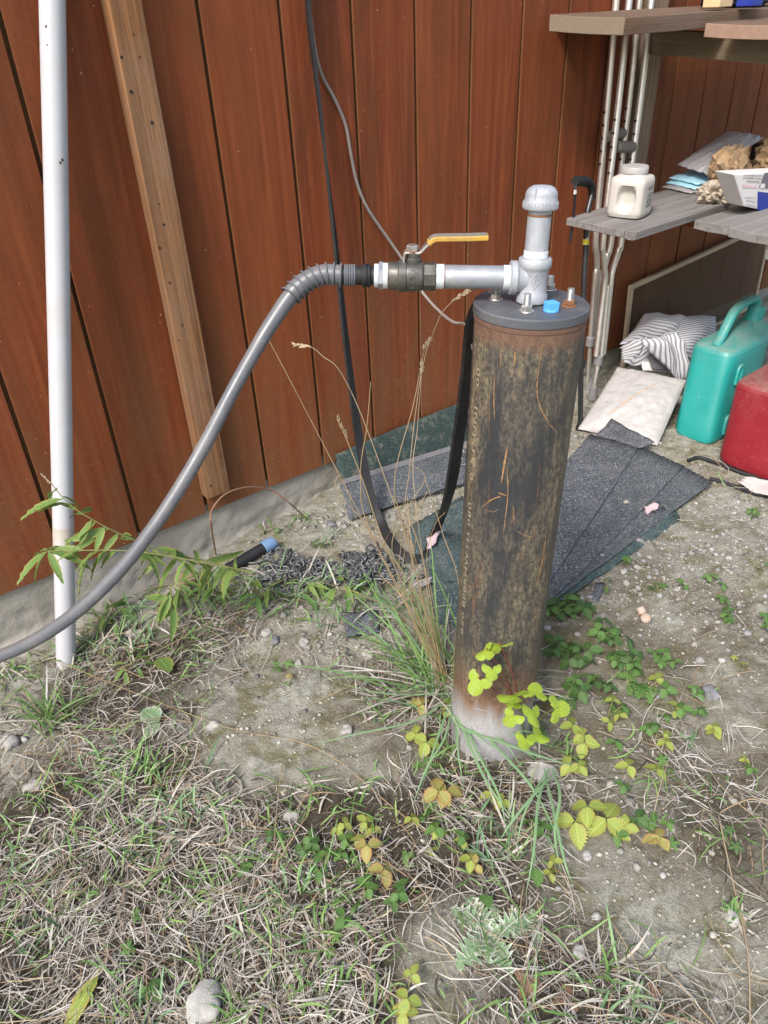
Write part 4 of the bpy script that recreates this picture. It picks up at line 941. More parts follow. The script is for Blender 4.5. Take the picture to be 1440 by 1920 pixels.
sp = [onA(.30 + .38 * s_ ** .9, .24 + .57 * s_) for s_ in np.linspace(0, 1, 40)]
m = MB(); m.ribbon(sp, [.0022 * (.6 + vnoise(i * .6, 2.0, 1)) for i in range(40)], np.cross(nrm, norm(sp[-1] - sp[0]))); m.build('stain_line', MT['stain'], sack)
cl = thing('striped_cushion', 'crumpled grey and white striped cloth heaped behind the sack', 'cloth', U(2.45, 1.45, 0))
def fold(quad, ns, bulge, rot, freq, seed, name='cloth_fold', n=34, wr=.016):
    P = [W(x, y, k) for (x, y), k in zip(quad, ns)]
    A = np.zeros((n, n, 3)); uv = []; out = norm(-NV * .75 + ZV * .65)
    for i in range(n):
        for j in range(n):
            a, b = i / (n - 1), j / (n - 1); p = (P[0] * (1 - a) + P[1] * a) * (1 - b) + (P[3] * (1 - a) + P[2] * a) * b
            h = (math.sin(math.pi * a) ** .55) * (math.sin(math.pi * b) ** .55) if 0 < a < 1 and 0 < b < 1 else 0
            f = math.sin((a * 1.3 + b * .7) * 7 + seed + 2 * vnoise(a * 2, b * 2, seed)) * .5
            A[i, j] = p + out * (bulge * h + wr * f * (h + .25) + wr * .8 * vnoise(a * 4 + seed, b * 4, 7)) + DV * .012 * vnoise(a * 3, b * 3 + seed, 2) + ZV * .010 * vnoise(b * 5, a * 2 + seed, 3)
            g = freq * (a * math.cos(rot) + b * math.sin(rot)) + .9 * vnoise(a * 2.2 + seed, b * 2.2, 5) + .5 * math.sin(a * 3 + seed)
            uv.append((g, a))
    m = MB(); m.grid(A); return m.build(name, MT['stripe'], cl, smooth=180, uv=uv, solid=.003)
fold([(1208, 592), (1262, 583), (1325, 606), (1350, 640)][:4], [1.56, 1.56, 1.50, 1.45], .03, 0, 1, 0) if False else None
fold([(1215, 596), (1345, 590), (1325, 700), (1262, 655)], [1.58, 1.56, 1.40, 1.42], .055, 1.30, 19, 1.0)
fold([(1162, 645), (1212, 588), (1285, 592), (1262, 640)], [1.56, 1.58, 1.56, 1.46], .050, .25, 15, 2.2)
fold([(1163, 650), (1215, 630), (1212, 688), (1168, 682)], [1.55, 1.47, 1.46, 1.53], .030, 1.35, 7, 3.1)
fold([(1196, 640), (1272, 622), (1300, 716), (1268, 708)], [1.45, 1.40, 1.33, 1.36], .030, .62, 12, 4.4)
m = MB(); Ap = pillow(W(1200, 655, 1.49), W(1265, 665, 1.44), W(1262, 700, 1.40), W(1205, 695, 1.46), -NV, .03, .004, 2.0); m.grid(Ap); m.build('white_lining', MT['boxwhite'], cl, smooth=180)
m = MB(); Ap = pillow(W(1212, 660, 1.462), W(1270, 672, 1.42), W(1262, 696, 1.385), W(1222, 692, 1.435), -NV, .03, .003, 2.0); m.grid(Ap); m.build('dark_stripe_flap', MT['boxgrey'], cl, smooth=180)

# ================================================================ JERRY CANS
def rounded(hx_, hy_, n=40, e=6.0):
    out = []
    for i in range(n):
        w = 2 * math.pi * i / n; r = 1 / ((abs(math.cos(w)) ** e + abs(math.sin(w)) ** e) ** (1 / e)); out.append((hx_ * r * math.cos(w), hy_ * r * math.sin(w)))
    return out
def can(label, name, c, ex, ey, hx_, hy_, hz, mat, handle, ridge, lean):
    """ex across the narrow face, ey along the body away from the camera; c = bottom centre"""
    t = thing(name, label, 'fuel can', c); ex = norm(ex); ey = norm(ey); up = norm(ZV + lean)
    prof = [(.86, 0), (.95, .006), (1, .02), (1, hz - .035), (.985, hz - .015), (.93, hz - .004), (.80, hz), (.60, hz + .004), (.30, hz + .006)]
    qs = np.linspace(0, len(prof) - 1, 49); m = MB(); n = 48; sec = rounded(1, 1, n); vs = []; fs_ = []
    for q in qs:
        s_ = np.interp(q, range(len(prof)), [a for a, b in prof]); z = np.interp(q, range(len(prof)), [b for a, b in prof])
        for x, y in sec:
            xx_, yy_ = x * hx_ * (s_ if s_ > .8 else s_), y * hy_ * (s_ + (1 - s_) * .6)
            if z > hz - .02: z2 = z + .05 * ridge * max(0, (yy_ / hy_ + .75)) * (1 if s_ < .9 else 0) * (1 - abs(x) ** 3 * .8)
            else: z2 = z
            # side panels sink a little
            if .05 < z < hz - .06 and abs(x) > .9 and abs(y) < .75: xx_ *= .955
            vs.append(c + ex * xx_ + ey * yy_ + up * z2)
    k = len(qs)
    for i in range(k - 1):
        for j in range(n): fs_.append((i * n + j, i * n + (j + 1) % n, (i + 1) * n + (j + 1) % n, (i + 1) * n + j))
    fs_ += [tuple(range(n))[::-1], tuple((k - 1) * n + j for j in range(n))]
    m.add(vs, fs_); b = m.build('can_body', mat, t, smooth=75)
    hp_ = catmull([c + ey * y * hy_ + up * (hz + z) for y, z in handle], 8); m = MB()
    sec2 = [(x * .016, y * .013) for x, y in rounded(1, 1, 14, 3)]
    m.sweep(hp_, sec2, [norm(np.cross(ex, norm(g))) for g in np.gradient(np.array(hp_), axis=0)]); m.build('carry_handle', mat, t, smooth=75)
    return t, b
tc, tb = can('teal plastic jerry can standing between the striped cloth and the red can', 'jerry_can', U(2.37, 1.157, .004), -NV, DV, .078, .135, .315, MT['teal'],
    [(-.80, -.004), (-.62, .022), (-.40, .068), (-.22, .096), (.1, .108), (.55, .112), (.78, .10), (.85, .05), (.88, -.01)], .5, DV * .28 + NV * .12)
for (z0, z1) in ((.20, .26), (.03, .09)):
    cc_ = U(2.30, 1.078, 0); m = MB(); up = norm(ZV + DV * .28 + NV * .12); pts = [cc_ + up * z + DV * dx for z, dx in ((z0, .0), (z1 - .01, .0), (z1, .012), (z1 - .01, .024), (z0, .024))]
    m.tube(catmull(pts, 4), .006, 10); m.build('moulded_lug', MT['teal'], tc)
m = MB(); hp0 = U(2.285, 1.16, 0) + norm(ZV + DV * .28 + NV * .12) * .325; m.lathe([(.0018, -.02), (.002, .012), (.007, .013), (.007, .017), (.003, .018)], hp0, ZV - DV * .3, 14); m.build('vent_screw', MT['whitelabel'], tc)
m = MB(); hp0 = U(2.49, 1.16, 0) + norm(ZV + DV * .28 + NV * .12) * .345; m.lathe([(.03, 0), (.03, .05), (.026, .055)], hp0, ZV + DV * .3, 24); m.build('filler_cap', MT['teal'], tc)
rcn, rb = can('dark red plastic jerry can at the right edge of the photo', 'jerry_can', U(2.30, .915, .004), -NV, DV, .112, .135, .272, MT['red'],
    [(-.70, -.004), (-.55, .022), (-.40, .050), (-.15, .066), (.3, .07), (.7, .06), (.82, .03), (.86, -.01)], .5, DV * .12 + NV * .06)
# ================================================================ LOOSE ROOF SHINGLES
def slab(name, label, pts, th, mat=None, wave=.006, seed=0, nu=26, nv=14, group='loose roof shingles', cat='shingle', ragged=.006):
    P = [np.asarray(p) for p in pts]; m = MB(); A = np.zeros((nu, nv, 3))
    for i in range(nu):
        for j in range(nv):
            a, b = i / (nu - 1), j / (nv - 1)
            p = (P[0] * (1 - a) + P[1] * a) * (1 - b) + (P[3] * (1 - a) + P[2] * a) * b
            e = 1 if (i in (0, nu - 1) or j in (0, nv - 1)) else 0
            A[i, j] = p + ZV * wave * (2 * vnoise(a * 2.5 + seed, b * 2.5, 4) + .6 * vnoise(a * 8, b * 8 + seed, 5)) + (DV * vnoise(i * 1.7, seed + j, 1) + NV * vnoise(j * 1.3, seed + i, 2)) * ragged * e
    m.grid(A); o = m.build(name, mat or MT['shingle'], smooth=60, solid=th); return tag(o, label, cat, group)
def zq(l): return [onZ(x, y, z) for x, y, z in l]
SH = 'roof_shingle'
slab(SH, 'bottom lavender grey strip sticking out of the fanned shingle stack', zq([(1243, 983, .006), (1150, 1024, .006), (1060, 1075, .006), (1190, 975, .006)]), .004, wave=.003, seed=9)
slab(SH, 'green shingle with broken end poking out low in the fan', zq([(1266, 958, .012), (1275, 975, .010), (1010, 1160, .012), (1005, 1075, .012)]), .004, MT['shinglegreen'], seed=8)
slab(SH, 'dark green shingle under the rightmost sheet of the fan', zq([(1236, 945, .017), (1246, 958, .015), (1010, 1150, .016), (1000, 1060, .016)]), .004, seed=7)
slab(SH, 'rightmost dark grey shingle of the fan reaching toward the red can', zq([(1268, 868, .021), (1336, 905, .017), (1020, 1140, .020), (1000, 1010, .021)]), .004, seed=3, wave=.005)
slab(SH, 'middle dark shingle of the fan between two long dark seams', zq([(1190, 836, .026), (1283, 875, .025), (1016, 1144, .025), (960, 1040, .026)]), .0045, seed=2)
slab(SH, 'topmost blue grey shingle of the fan right behind the casing', zq([(1108, 814, .033), (1198, 839, .032), (1021, 1108, .031), (905, 1040, .032)]), .0045, seed=1)
slab(SH, 'small dark shingle scrap leaning on the white sack', [onZ(1146, 786, .06), onZ(1226, 831, .045), onZ(1200, 842, .034), onZ(1118, 816, .036)], .004, seed=5, nu=10, nv=8)
slab(SH, 'green shingle on the ground just left of the casing', zq([(762, 992, .016), (868, 930, .018), (905, 1130, .014), (806, 1092, .014)]), .0045, MT['shinglegreen'], seed=4)
slab(SH, 'second green shingle lower left of the casing under the grass', zq([(800, 1098, .010), (890, 1085, .011), (900, 1200, .008), (815, 1165, .008)]), .0045, MT['shinglegreen'], seed=14)
slab(SH, 'mottled dark green shingle upright against the foot of the wall', [W(629, 852, 1.722), W(874, 750, 1.722), W(880, 832, 1.66), W(640, 905, 1.66)], .004, MT['shinglemossy'], wave=.002, seed=6)
o = slab(SH, 'dark grey shingle with a printed edge strip lying along the wall', [W(638, 908, 1.652) + ZV * .004, W(880, 834, 1.652) + ZV * .004, onZ(872, 905, .012), onZ(655, 975, .006)], .004, wave=.003, seed=11)
a = W(640, 911, 1.646) + ZV * .012; b = W(878, 836, 1.646) + ZV * .012
m = MB(); n_ = norm(CAM - (a + b) / 2)
m.sweep(lin(a, b, 12), [(-.008, -.0003), (.008, -.0003), (.008, .0003), (-.008, .0003)], [n_] * 13); so_ = m.build('edge_tape', m_plain('edge_tape', (.17, .16, .165), .5, 0, .2, 60, (.08, .08, .08), .5), o, smooth=0)
slab(SH, 'small dark shingle scrap in the grass below the chain', zq([(640, 1152, .012), (705, 1140, .012), (712, 1185, .010), (650, 1196, .010)]), .004, seed=12, nu=8, nv=8)
slab(SH, 'little grey green shingle chip beside the path of gravel', zq([(1118, 1092, .008), (1135, 1095, .008), (1122, 1130, .006), (1104, 1124, .006)]), .003, seed=13, nu=6, nv=6)
for k, (q, lab) in enumerate((([(800, 1012, .03), (831, 985, .05), (815, 1022, .03), (800, 1030, .02)], 'folded pink paper scrap at the cable loop left of the casing'), ([(1205, 948, .03), (1235, 946, .045), (1228, 960, .035), (1212, 962, .024)], 'curled pinkish scrap tucked under the shingle fan'))):
    o = slab('paper_scrap', lab, zq(q), .0008, MT['pinkpaper'], .01, k, 8, 8, 'pink scraps', 'scrap')
slab('paper_scrap', 'pale grey tape scrap beside the casing left of the green shingle', zq([(782, 1096, .018), (810, 1082, .02), (806, 1093, .018), (786, 1106, .016)]), .001, MT['greybag'], .003, 5, 6, 6, None, 'scrap')
slab('carton_scrap', 'crushed white carton piece on the ground below the red can', zq([(1382, 905, .012), (1400, 893, .018), (1470, 905, .018), (1460, 938, .010)]), .002, MT['cardboard'], .008, 3, 12, 10, None, 'scrap')
# cords on the ground
for pts, r, lab in (([(1289, 868), (1308, 863), (1341, 871), (1367, 882), (1400, 893), (1450, 905), (1500, 915)], .0062, 'thick black cord lying along the base of the red can'),
                    ([(1330, 902), (1367, 912), (1411, 929), (1460, 938), (1510, 945)], .0062, 'black cord running to the right below the carton scrap')):
    m = MB(); m.tube(catmull([G(x, y, .007) for x, y in pts], 6), r, 10); tag(m.build('ground_cord', MT['black']), lab, 'cord')
# black pipe with blue end
pp = thing('capped_pipe', 'black pipe end with a blue cap lying by the footing above the chain', 'pipe', G(490, 1050))
a, b = G(430, 1078, .02), G(497, 1040, .022); d = norm(b - a); m = MB(); m.tube([a, b], .017, 20); m.build('pipe_body', MT['black'], pp)
m = MB(); m.lathe([(.0185, -.002), (.020, 0), (.020, .026), (.017, .036), (.008, .040)], b, d, 24); m.build('blue_cap', m_plain('dusty_blue', (.12, .21, .36), .6, 0, .2, 40, (.25, .25, .25), .5), pp)
# pvc elbow on the ground, stones
el = thing('pipe_elbow', 'small beige plastic pipe piece on the gravel right of the casing', 'pipe', G(1207, 1165))
c = G(1208, 1165, .012); m = MB(); d = norm(V(-.15, -.75, .45)); m.lathe([(.006, -.02), (.0115, -.018), (.012, .012), (.0105, .0125), (.0095, .006), (.002, .005)], c, d, 24); m.build('socket', MT['beige'], el)
m = MB(); m.lathe([(.0105, 0), (.0105, .016)], c + V(-.004, .008, .006), norm(V(-.3, .6, .5)), 20); m.build('side_socket', MT['beige'], el)
wb = MB(); g_ = G(352, 1098, .012); wb.box(g_, (.028, .022, .018), [norm(V(.8, .5, .1)), norm(V(-.5, .8, .1)), ZV]); tag(wb.build('wood_block', MT['post'], bevel=.003), 'short sawn wood block half buried at the footing', 'block')

def stone(px, py, r, label, mat='stone', sq=(1, 1, .6), seed=0, group=None):
    bm = bmesh.new(); bmesh.ops.create_icosphere(bm, subdivisions=3, radius=1); c = G(px, py); vs = []
    for q in bm.verts:
        p = np.array(q.co); k = 1 + .38 * vnoise(p[0] * 1.4 + seed, p[1] * 1.4 + p[2], seed) * 2 + .18 * vnoise(p[0] * 4 + p[2] * 3, p[1] * 4 + seed, 3); p = np.sign(p) * np.abs(p) ** .85 * k
        w = seed * 1.7; p = V(p[0] * math.cos(w) - p[1] * math.sin(w), p[0] * math.sin(w) + p[1] * math.cos(w), p[2]); vs.append(c + p * V(*sq) * r + ZV * r * sq[2] * .35)
    m = MB(); m.add(vs, [tuple(v.index for v in f.verts) for f in bm.faces]); bm.free(); return tag(m.build('stone', MT[mat], smooth=40, org=c), label, 'stone', group or 'single stones')
for i, a in enumerate(((1012, 1452, .026, 'pale stone half hidden by grass in front right of the casing foot', 'stone', (1.2, 1, .5)), (392, 1888, .028, 'pale stone among straw at the bottom edge left of centre', 'stone', (.9, 1.1, .8)),
        (1332, 1300, .021, 'striped grey stone standing out on the dirt at right', 'stonedark', (.8, 1.1, .7)), (20, 1395, .02, 'rounded pale stone at the far left edge', 'stone', (1, 1, .7)), (545, 1535, .014, 'pale blue stone beside the strawberry leaves left of centre', 'stone', (1, .8, .7)),
        (400, 1365, .013, 'small pale stone on the bare mound left of centre', 'stone', (1.2, .8, .7)), (325, 1362, .010, 'white pebble beside the broad dock leaf', 'stone', (.7, 1.1, .8)), (62, 1475, .016, 'pale flat stone in the straw at left', 'stone', (1.2, .9, .5)),
        (255, 1190, .014, 'grey white stone at the footing near the pole', 'stone', (1.4, .8, .5)), (572, 1208, .013, 'white pebble below the chain pile', 'stone', (.9, 1.1, .8)), (515, 1205, .012, 'sharp bluish pebble left below the chain', 'stonedark', (.8, 1.2, .7)),
        (560, 1250, .012, 'pale pebble next to the clover on the mound', 'stone', (.8, 1.1, .8)), (500, 1190, .011, 'row end white pebble above the mound', 'stone', (1.1, .9, .8)), (440, 1065, .020, 'brownish stone tucked against the footing', 'stone', (1, 1, .8)),
        (1100, 1605, .010, 'white pebble on the bare patch below the strawberries', 'stone', (1, 1, .6)), (1370, 1725, .011, 'white pebble on the bare patch near the right edge', 'stone', (1, 1, .7)), (1085, 1790, .011, 'flat white pebble low on the bare patch', 'stone', (1, 1, .6)),
        (1170, 920, .012, 'white stone at the tip of the shingle fan', 'stone', (1, .8, .6)), (1130, 1045, .010, 'pale pebble on the gravel under the shingle fan', 'stone', (1, 1, .7)), (610, 905, .014, 'grey blue pebble at the wall foot left of the upright shingle', 'stonedark', (1.1, .8, .6)), (620, 985, .012, 'smooth grey pebble above the chain', 'stonedark', (1.2, .9, .6)),
        (650, 1370, .012, 'tan pebble on the mossy mound left of the grass clump', 'stone', (1, 1, .7)), (690, 1230, .011, 'cream pebble close to the grass clump', 'stone', (1.1, .9, .7)), (1268, 1110, .008, 'small tan pebble right of the shingle fan tip', 'stone', (1.2, .8, .6)), (1365, 1050, .009, 'round pale pebble on the white gravel at right', 'stone', (1, 1, .8)))):
    stone(*a, seed=i + 1.3)

# ================================================================ CHAIN PILE
chain = thing('steel_chain', 'heap of zinc plated chain links on the ground below the wall', 'chain', G(620, 1080))
lm = MB(); lp = []
for i in range(18):
    w = 2 * math.pi * i / 18; lp.append(V(.0085 * math.copysign(1, math.cos(w)) * (1 if abs(math.cos(w)) > .02 else 0) + .0085 * math.cos(w), .0085 * math.sin(w), 0))
vs = []; fs_ = []
for i in range(18):
    t_ = norm(lp[(i + 1) % 18] - lp[i - 1]); a_ = V(0, 0, 1); b_ = np.cross(t_, a_)
    for j in range(7):
        g = 2 * math.pi * j / 7; vs.append(lp[i] + (a_ * math.cos(g) + b_ * math.sin(g)) * .0031)
for i in range(18):
    for j in range(7): fs_.append((i * 7 + j, ((i + 1) % 18) * 7 + j, ((i + 1) % 18) * 7 + (j + 1) % 7, i * 7 + (j + 1) % 7))
lme = bpy.data.meshes.new('link'); lme.from_pydata([tuple(v) for v in vs], [], fs_); lme.shade_smooth(); lme.materials.append(MT['chain'])
rl = random.Random(5)
for i in range(290):
    f = rl.random()
    if f < .55: px, py = 692 + rl.gauss(0, 33), 1072 + rl.gauss(0, 14)
    else: px, py = 540 + rl.gauss(0, 48), 1082 + rl.gauss(0, 18)
    c = G(px, py, .004 + .022 * rl.random() * math.exp(-((px - (690 if f < .55 else 540)) / 45) ** 2))
    o = bpy.data.objects.new('link', lme); COL.objects.link(o); o.parent = chain
    o.matrix_local = Matrix.Translation(Vector((c - np.array(chain['_o'])).tolist())) @ Matrix.Rotation(rl.uniform(0, 6.28), 4, 'Z') @ Matrix.Rotation(rl.gauss(0, .6), 4, 'X') @ Matrix.Rotation(rl.gauss(0, .35), 4, 'Y')

# ================================================================ GRAVEL and THATCH (uncountable)
TBL = [(100, 1560, .13, .9), (300, 1680, .16, 1.0), (470, 1760, .14, 1.0), (150, 1820, .12, 1.0), (560, 1860, .12, .9), (350, 1900, .1, 1.0), (720, 1560, .10, .75), (640, 1640, .1, .9), (300, 1500, .12, .9), (300, 1240, .12, .75), (450, 1150, .10, .45), (180, 1300, .1, .9),
            (1000, 1480, .07, .8), (1080, 1880, .10, .75), (960, 1640, .09, .6), (860, 1330, .08, .8), (1300, 1520, .10, .4), (1250, 1880, .1, .5), (1400, 1600, .1, .3), (800, 1850, .08, .45), (870, 1480, .06, .7), (40, 1700, .12, .7), (700, 1270, .08, .6), (1250, 1400, .1, .25),
            (500, 1370, .075, -1.4), (600, 1400, .06, -.7), (430, 1440, .05, -.6), (1200, 1700, .10, -.6), (790, 1760, .06, -.7), (150, 1800, .03, -.5), (700, 1430, .04, -.4), (800, 1880, .04, -.5)]
def blobs(l): return [(G(x, y)[:2], r, a) for x, y, r, a in l]
def density(x, y, B, base=0.0):
    d = np.full(np.shape(x), base)
    for (c, r, a) in B: d = d + a * np.exp(-((x - c[0]) ** 2 + (y - c[1]) ** 2) / (2 * r * r))
    return d
def inwall(x, y): return (x * NV[0] + y * NV[1]) < 1.70
def scatter(n, B, base, seed, clear=.09):
    r = np.random.default_rng(seed); x = r.uniform(-1.0, 1.75, n); y = r.uniform(.28, 2.9, n)
    pat = np.clip(.62 + 1.5 * vnoise(x * 8, y * 8, seed) + 1.1 * vnoise(x * 22, y * 22, seed + 1), 0.04, 1.25)
    k = (r.uniform(0, 1, n) < density(x, y, B, base) * pat) & inwall(x, y) & (np.hypot(x - BC[0], y - BC[1]) > clear)
    return x[k], y[k], r
ico = bmesh.new(); bmesh.ops.create_icosphere(ico, subdivisions=1, radius=1); IV0 = np.array([v.co[:] for v in ico.verts]); IF0 = np.array([[v.index for v in f.verts] for f in ico.faces]); ico.free()
GB = blobs([(1250, 980, .22, .9), (1130, 1070, .14, .9), (1400, 980, .2, .7), (700, 950, .16, .9), (820, 900, .16, .8), (560, 960, .12, .6), (30, 1370, .06, 1.0), (560, 1230, .10, .5), (1100, 800, .12, .8), (1200, 1750, .12, .25), (1330, 1200, .15, .3), (500, 1180, .1, .5), (700, 1190, .1, .4), (1340, 1480, .2, .15)])
_hum_shade = np.clip(density(GVX[:, 0], GVX[:, 1], blobs(TBL), 0.0), 0, 1); _gri = np.clip(density(GVX[:, 0], GVX[:, 1], GB, 0.0), 0, 1)
_loa = np.clip(density(GVX[:, 0], GVX[:, 1], blobs([(1150, 1220, .16, 1.0), (1350, 1230, .22, .9), (1380, 1450, .2, .8), (1250, 1130, .14, .7), (1080, 1330, .1, .9), (700, 1400, .08, .6), (1250, 1480, .14, .6)]), 0.0), 0, 1)
for _n, _d in (('humus_shade', _hum_shade), ('gritty', _gri), ('loam', _loa)):
    _a = gm.attributes.new(_n, 'FLOAT', 'POINT'); _a.data.foreach_set('value', _d.astype(np.float32))
def mesh_np(name, v, f, mat, kind='stuff', smooth=False):
    me = bpy.data.meshes.new(name); k = f.shape[1]; me.vertices.add(len(v)); me.vertices.foreach_set('co', v.astype(np.float32).ravel()); me.loops.add(f.size); me.loops.foreach_set('vertex_index', f.astype(np.int32).ravel())
    me.polygons.add(len(f)); me.polygons.foreach_set('loop_start', np.arange(len(f)) * k); me.polygons.foreach_set('loop_total', np.full(len(f), k)); me.update(); me.validate()
    if smooth: me.shade_smooth()
    me.materials.append(mat); o = bpy.data.objects.new(name, me); COL.objects.link(o); return o
MT['gravel'] = m_blade('gravel_grain', (.14, .135, .125), (.33, .315, .29), (.24, .215, .18), (.43, .42, .40), (.28, .275, .275), (.19, .18, .17), (.36, .33, .29), rough=.9, trans=0.0)
def pebbles(name, n, B, base, smin, smax, seed, label):
    x, y, r = scatter(n, B, base, seed); k = len(x); z = ground_h(x, y)
    s = smin * (smax / smin) ** (r.uniform(0, 1, k) ** 2.2); sq = np.stack([r.uniform(.7, 1.3, k), r.uniform(.7, 1.3, k), r.uniform(.45, .9, k)], 1) * s[:, None]
    w = r.uniform(0, 6.28, k); J = 1 + r.uniform(-.25, .25, (k, len(IV0)))
    P = IV0[None] * J[:, :, None] * sq[:, None]
    X = P[..., 0] * np.cos(w)[:, None] - P[..., 1] * np.sin(w)[:, None]; Y = P[..., 0] * np.sin(w)[:, None] + P[..., 1] * np.cos(w)[:, None]
    Vv = np.stack([X + x[:, None], Y + y[:, None], P[..., 2] + (z + sq[:, 2] * .3)[:, None]], -1).reshape(-1, 3)
    F = (IF0[None] + (np.arange(k) * len(IV0))[:, None, None]).reshape(-1, 3); o = mesh_np(name, Vv, F, MT['gravel'], smooth=True); return tag(o, label, 'gravel', None, 'stuff')
pebbles('gravel', 34000, GB, .015, .0016, .0105, 21, 'pale grey gravel strewn over the dirt near the wall and shingles')
pebbles('coarse_sand', 36000, GB, .15, .0008, .0024, 22, 'fine pale grit sprinkled over the bare dirt')
MT['gravel'] = m_blade('soil_crumb', (.19, .175, .14), (.36, .345, .29), (.27, .25, .20), (.46, .445, .39), rough=.95, trans=0.0)
pebbles('soil_crumbs', 60000, GB, .5, .001, .0048, 23, 'crumbly grey brown soil clods on the bare dirt')

TB = blobs(TBL)
def thatch(name, n, B, base, lmin, lmax, wmin, wmax, lift, mat, seed, label, arch=.25, tilt=0.0):
    x, y, r = scatter(n, B, base, seed, .088); k = len(x); S = 5
    L = r.uniform(lmin, lmax, k) * r.uniform(.5, 1, k); w = 9 * vnoise(x * 5, y * 5, 41) + 5 * vnoise(x * 15, y * 15, 42) + r.normal(0, .75, k) + (r.uniform(0, 1, k) < .5) * math.pi; bend = r.normal(0, .9, k); wd = r.uniform(wmin, wmax, k); z0 = r.uniform(0, 1, k) ** 1.6 * lift; ar = r.uniform(0, arch, k); slope = r.normal(0, .10, k) + tilt
    t = np.linspace(-.5, .5, S); ang = w[:, None] + bend[:, None] * t[None]
    dx = np.cos(ang) * L[:, None] / (S - 1); dy = np.sin(ang) * L[:, None] / (S - 1)
    X = x[:, None] + np.cumsum(dx, 1) - dx.sum(1, keepdims=True) / 2; Y = y[:, None] + np.cumsum(dy, 1) - dy.sum(1, keepdims=True) / 2
    Z = ground_h(X, Y) + .0012 + z0[:, None] + (ar * L)[:, None] * (.25 - t[None] ** 2) + np.maximum(0, slope[:, None] * (t[None] + .5) * L[:, None])
    tap = wd[:, None] * np.array([.55, 1, 1, .8, .25])[None]; nx2, ny2 = -np.sin(ang), np.cos(ang); tw = r.normal(0, .7, k)[:, None] + r.normal(0, .5, k)[:, None] * t[None]
    ct_, st_ = np.cos(tw), np.sin(tw)
    Lf = np.stack([X + nx2 * tap * ct_, Y + ny2 * tap * ct_, Z + tap * st_], -1); Rt = np.stack([X - nx2 * tap * ct_, Y - ny2 * tap * ct_, Z - tap * st_], -1)
    Vv = np.stack([Lf, Rt], 2).reshape(-1, 3); q = np.array([[2 * i, 2 * i + 1, 2 * i + 3, 2 * i + 2] for i in range(S - 1)])
    F = (q[None] + (np.arange(k) * 2 * S)[:, None, None]).reshape(-1, 4); o = mesh_np(name, Vv, F, mat, smooth=True); print(name, k); return tag(o, label, 'dry grass', None, 'stuff')
thatch('litter_gap_shade', 40000, TB, .01, .02, .08, .0005, .0013, .007, MT['littershade'], 30, 'dark rotted grass litter and painted gap shade under the thatch')  # rotted strands, dark and dense to stand in for shade between blades
thatch('dry_thatch', 90000, TB, .015, .03, .13, .0004, .0011, .016, MT['thatch'], 31, 'matted grey and tan dead grass covering the ground')
thatch('broken_blades', 7000, TB, .02, .02, .075, .0008, .0019, .012, MT['thatch'], 35, 'short broken flat dead blades mixed in the thatch', .3)
thatch('loose_straw', 5200, TB, .06, .08, .24, .0004, .0009, .028, MT['straw'], 32, 'long loose pale straws lying across the ground', .18)
thatch('short_green_grass', 10000, TB, .02, .02, .085, .0008, .0019, .016, MT['blade'], 33, 'short green grass blades scattered in the thatch', .5, .55)

# ================================================================ PLANTS
def blade_pts(b, az, L, el, droop, S=7, curl=0.0):
    d = V(math.cos(az) * math.cos(el), math.sin(az) * math.cos(el), math.sin(el)); out = []
    for i in range(S):
        t_ = i / (S - 1); p = b + d * L * t_ - ZV * droop * L * t_ * t_ + V(-math.sin(az), math.cos(az), 0) * curl * L * t_ * t_; g_ = float(ground_h(p[0], p[1])) + .003
        if p[2] < g_: p[2] = g_
        out.append(p)
    return out
def tuft(label, base, n, L, mat='blade', spread=.012, el=(.6, 1.4), droop=.45, w=.0021, seed=0, dry=0, azr=(0, 6.283), group='grass tufts', thing_=None):
    r = random.Random(seed * 13 + 5); t = thing_ or thing('grass_tuft', label, 'grass', base, group)
    for (cnt, mt, nm) in ((n, mat, 'blades'), (dry, 'thatch', 'dry_blades')):
        if not cnt: continue
        m = MB()
        for i in range(cnt):
            b = gz(base + V(r.gauss(0, spread), r.gauss(0, spread), 0), -.004); az = r.uniform(*azr); ln = L * r.uniform(.45, 1.05)
            ln *= 1.25; P = blade_pts(b, az, ln, r.uniform(*el) * (1 if nm == 'blades' else .7), droop * r.uniform(.4, 1.3), curl=r.gauss(0, .15)); k = len(P)
            m.ribbon(P, [w * r.uniform(.8, 1.2) * q for q in (.7, .95, 1, .95, .8, .5, .08)], V(-math.sin(az), math.cos(az), r.gauss(0, .4)), .35)
        tag(m.build(nm, MT[mt], t, smooth=180), kind='stuff')
    return t
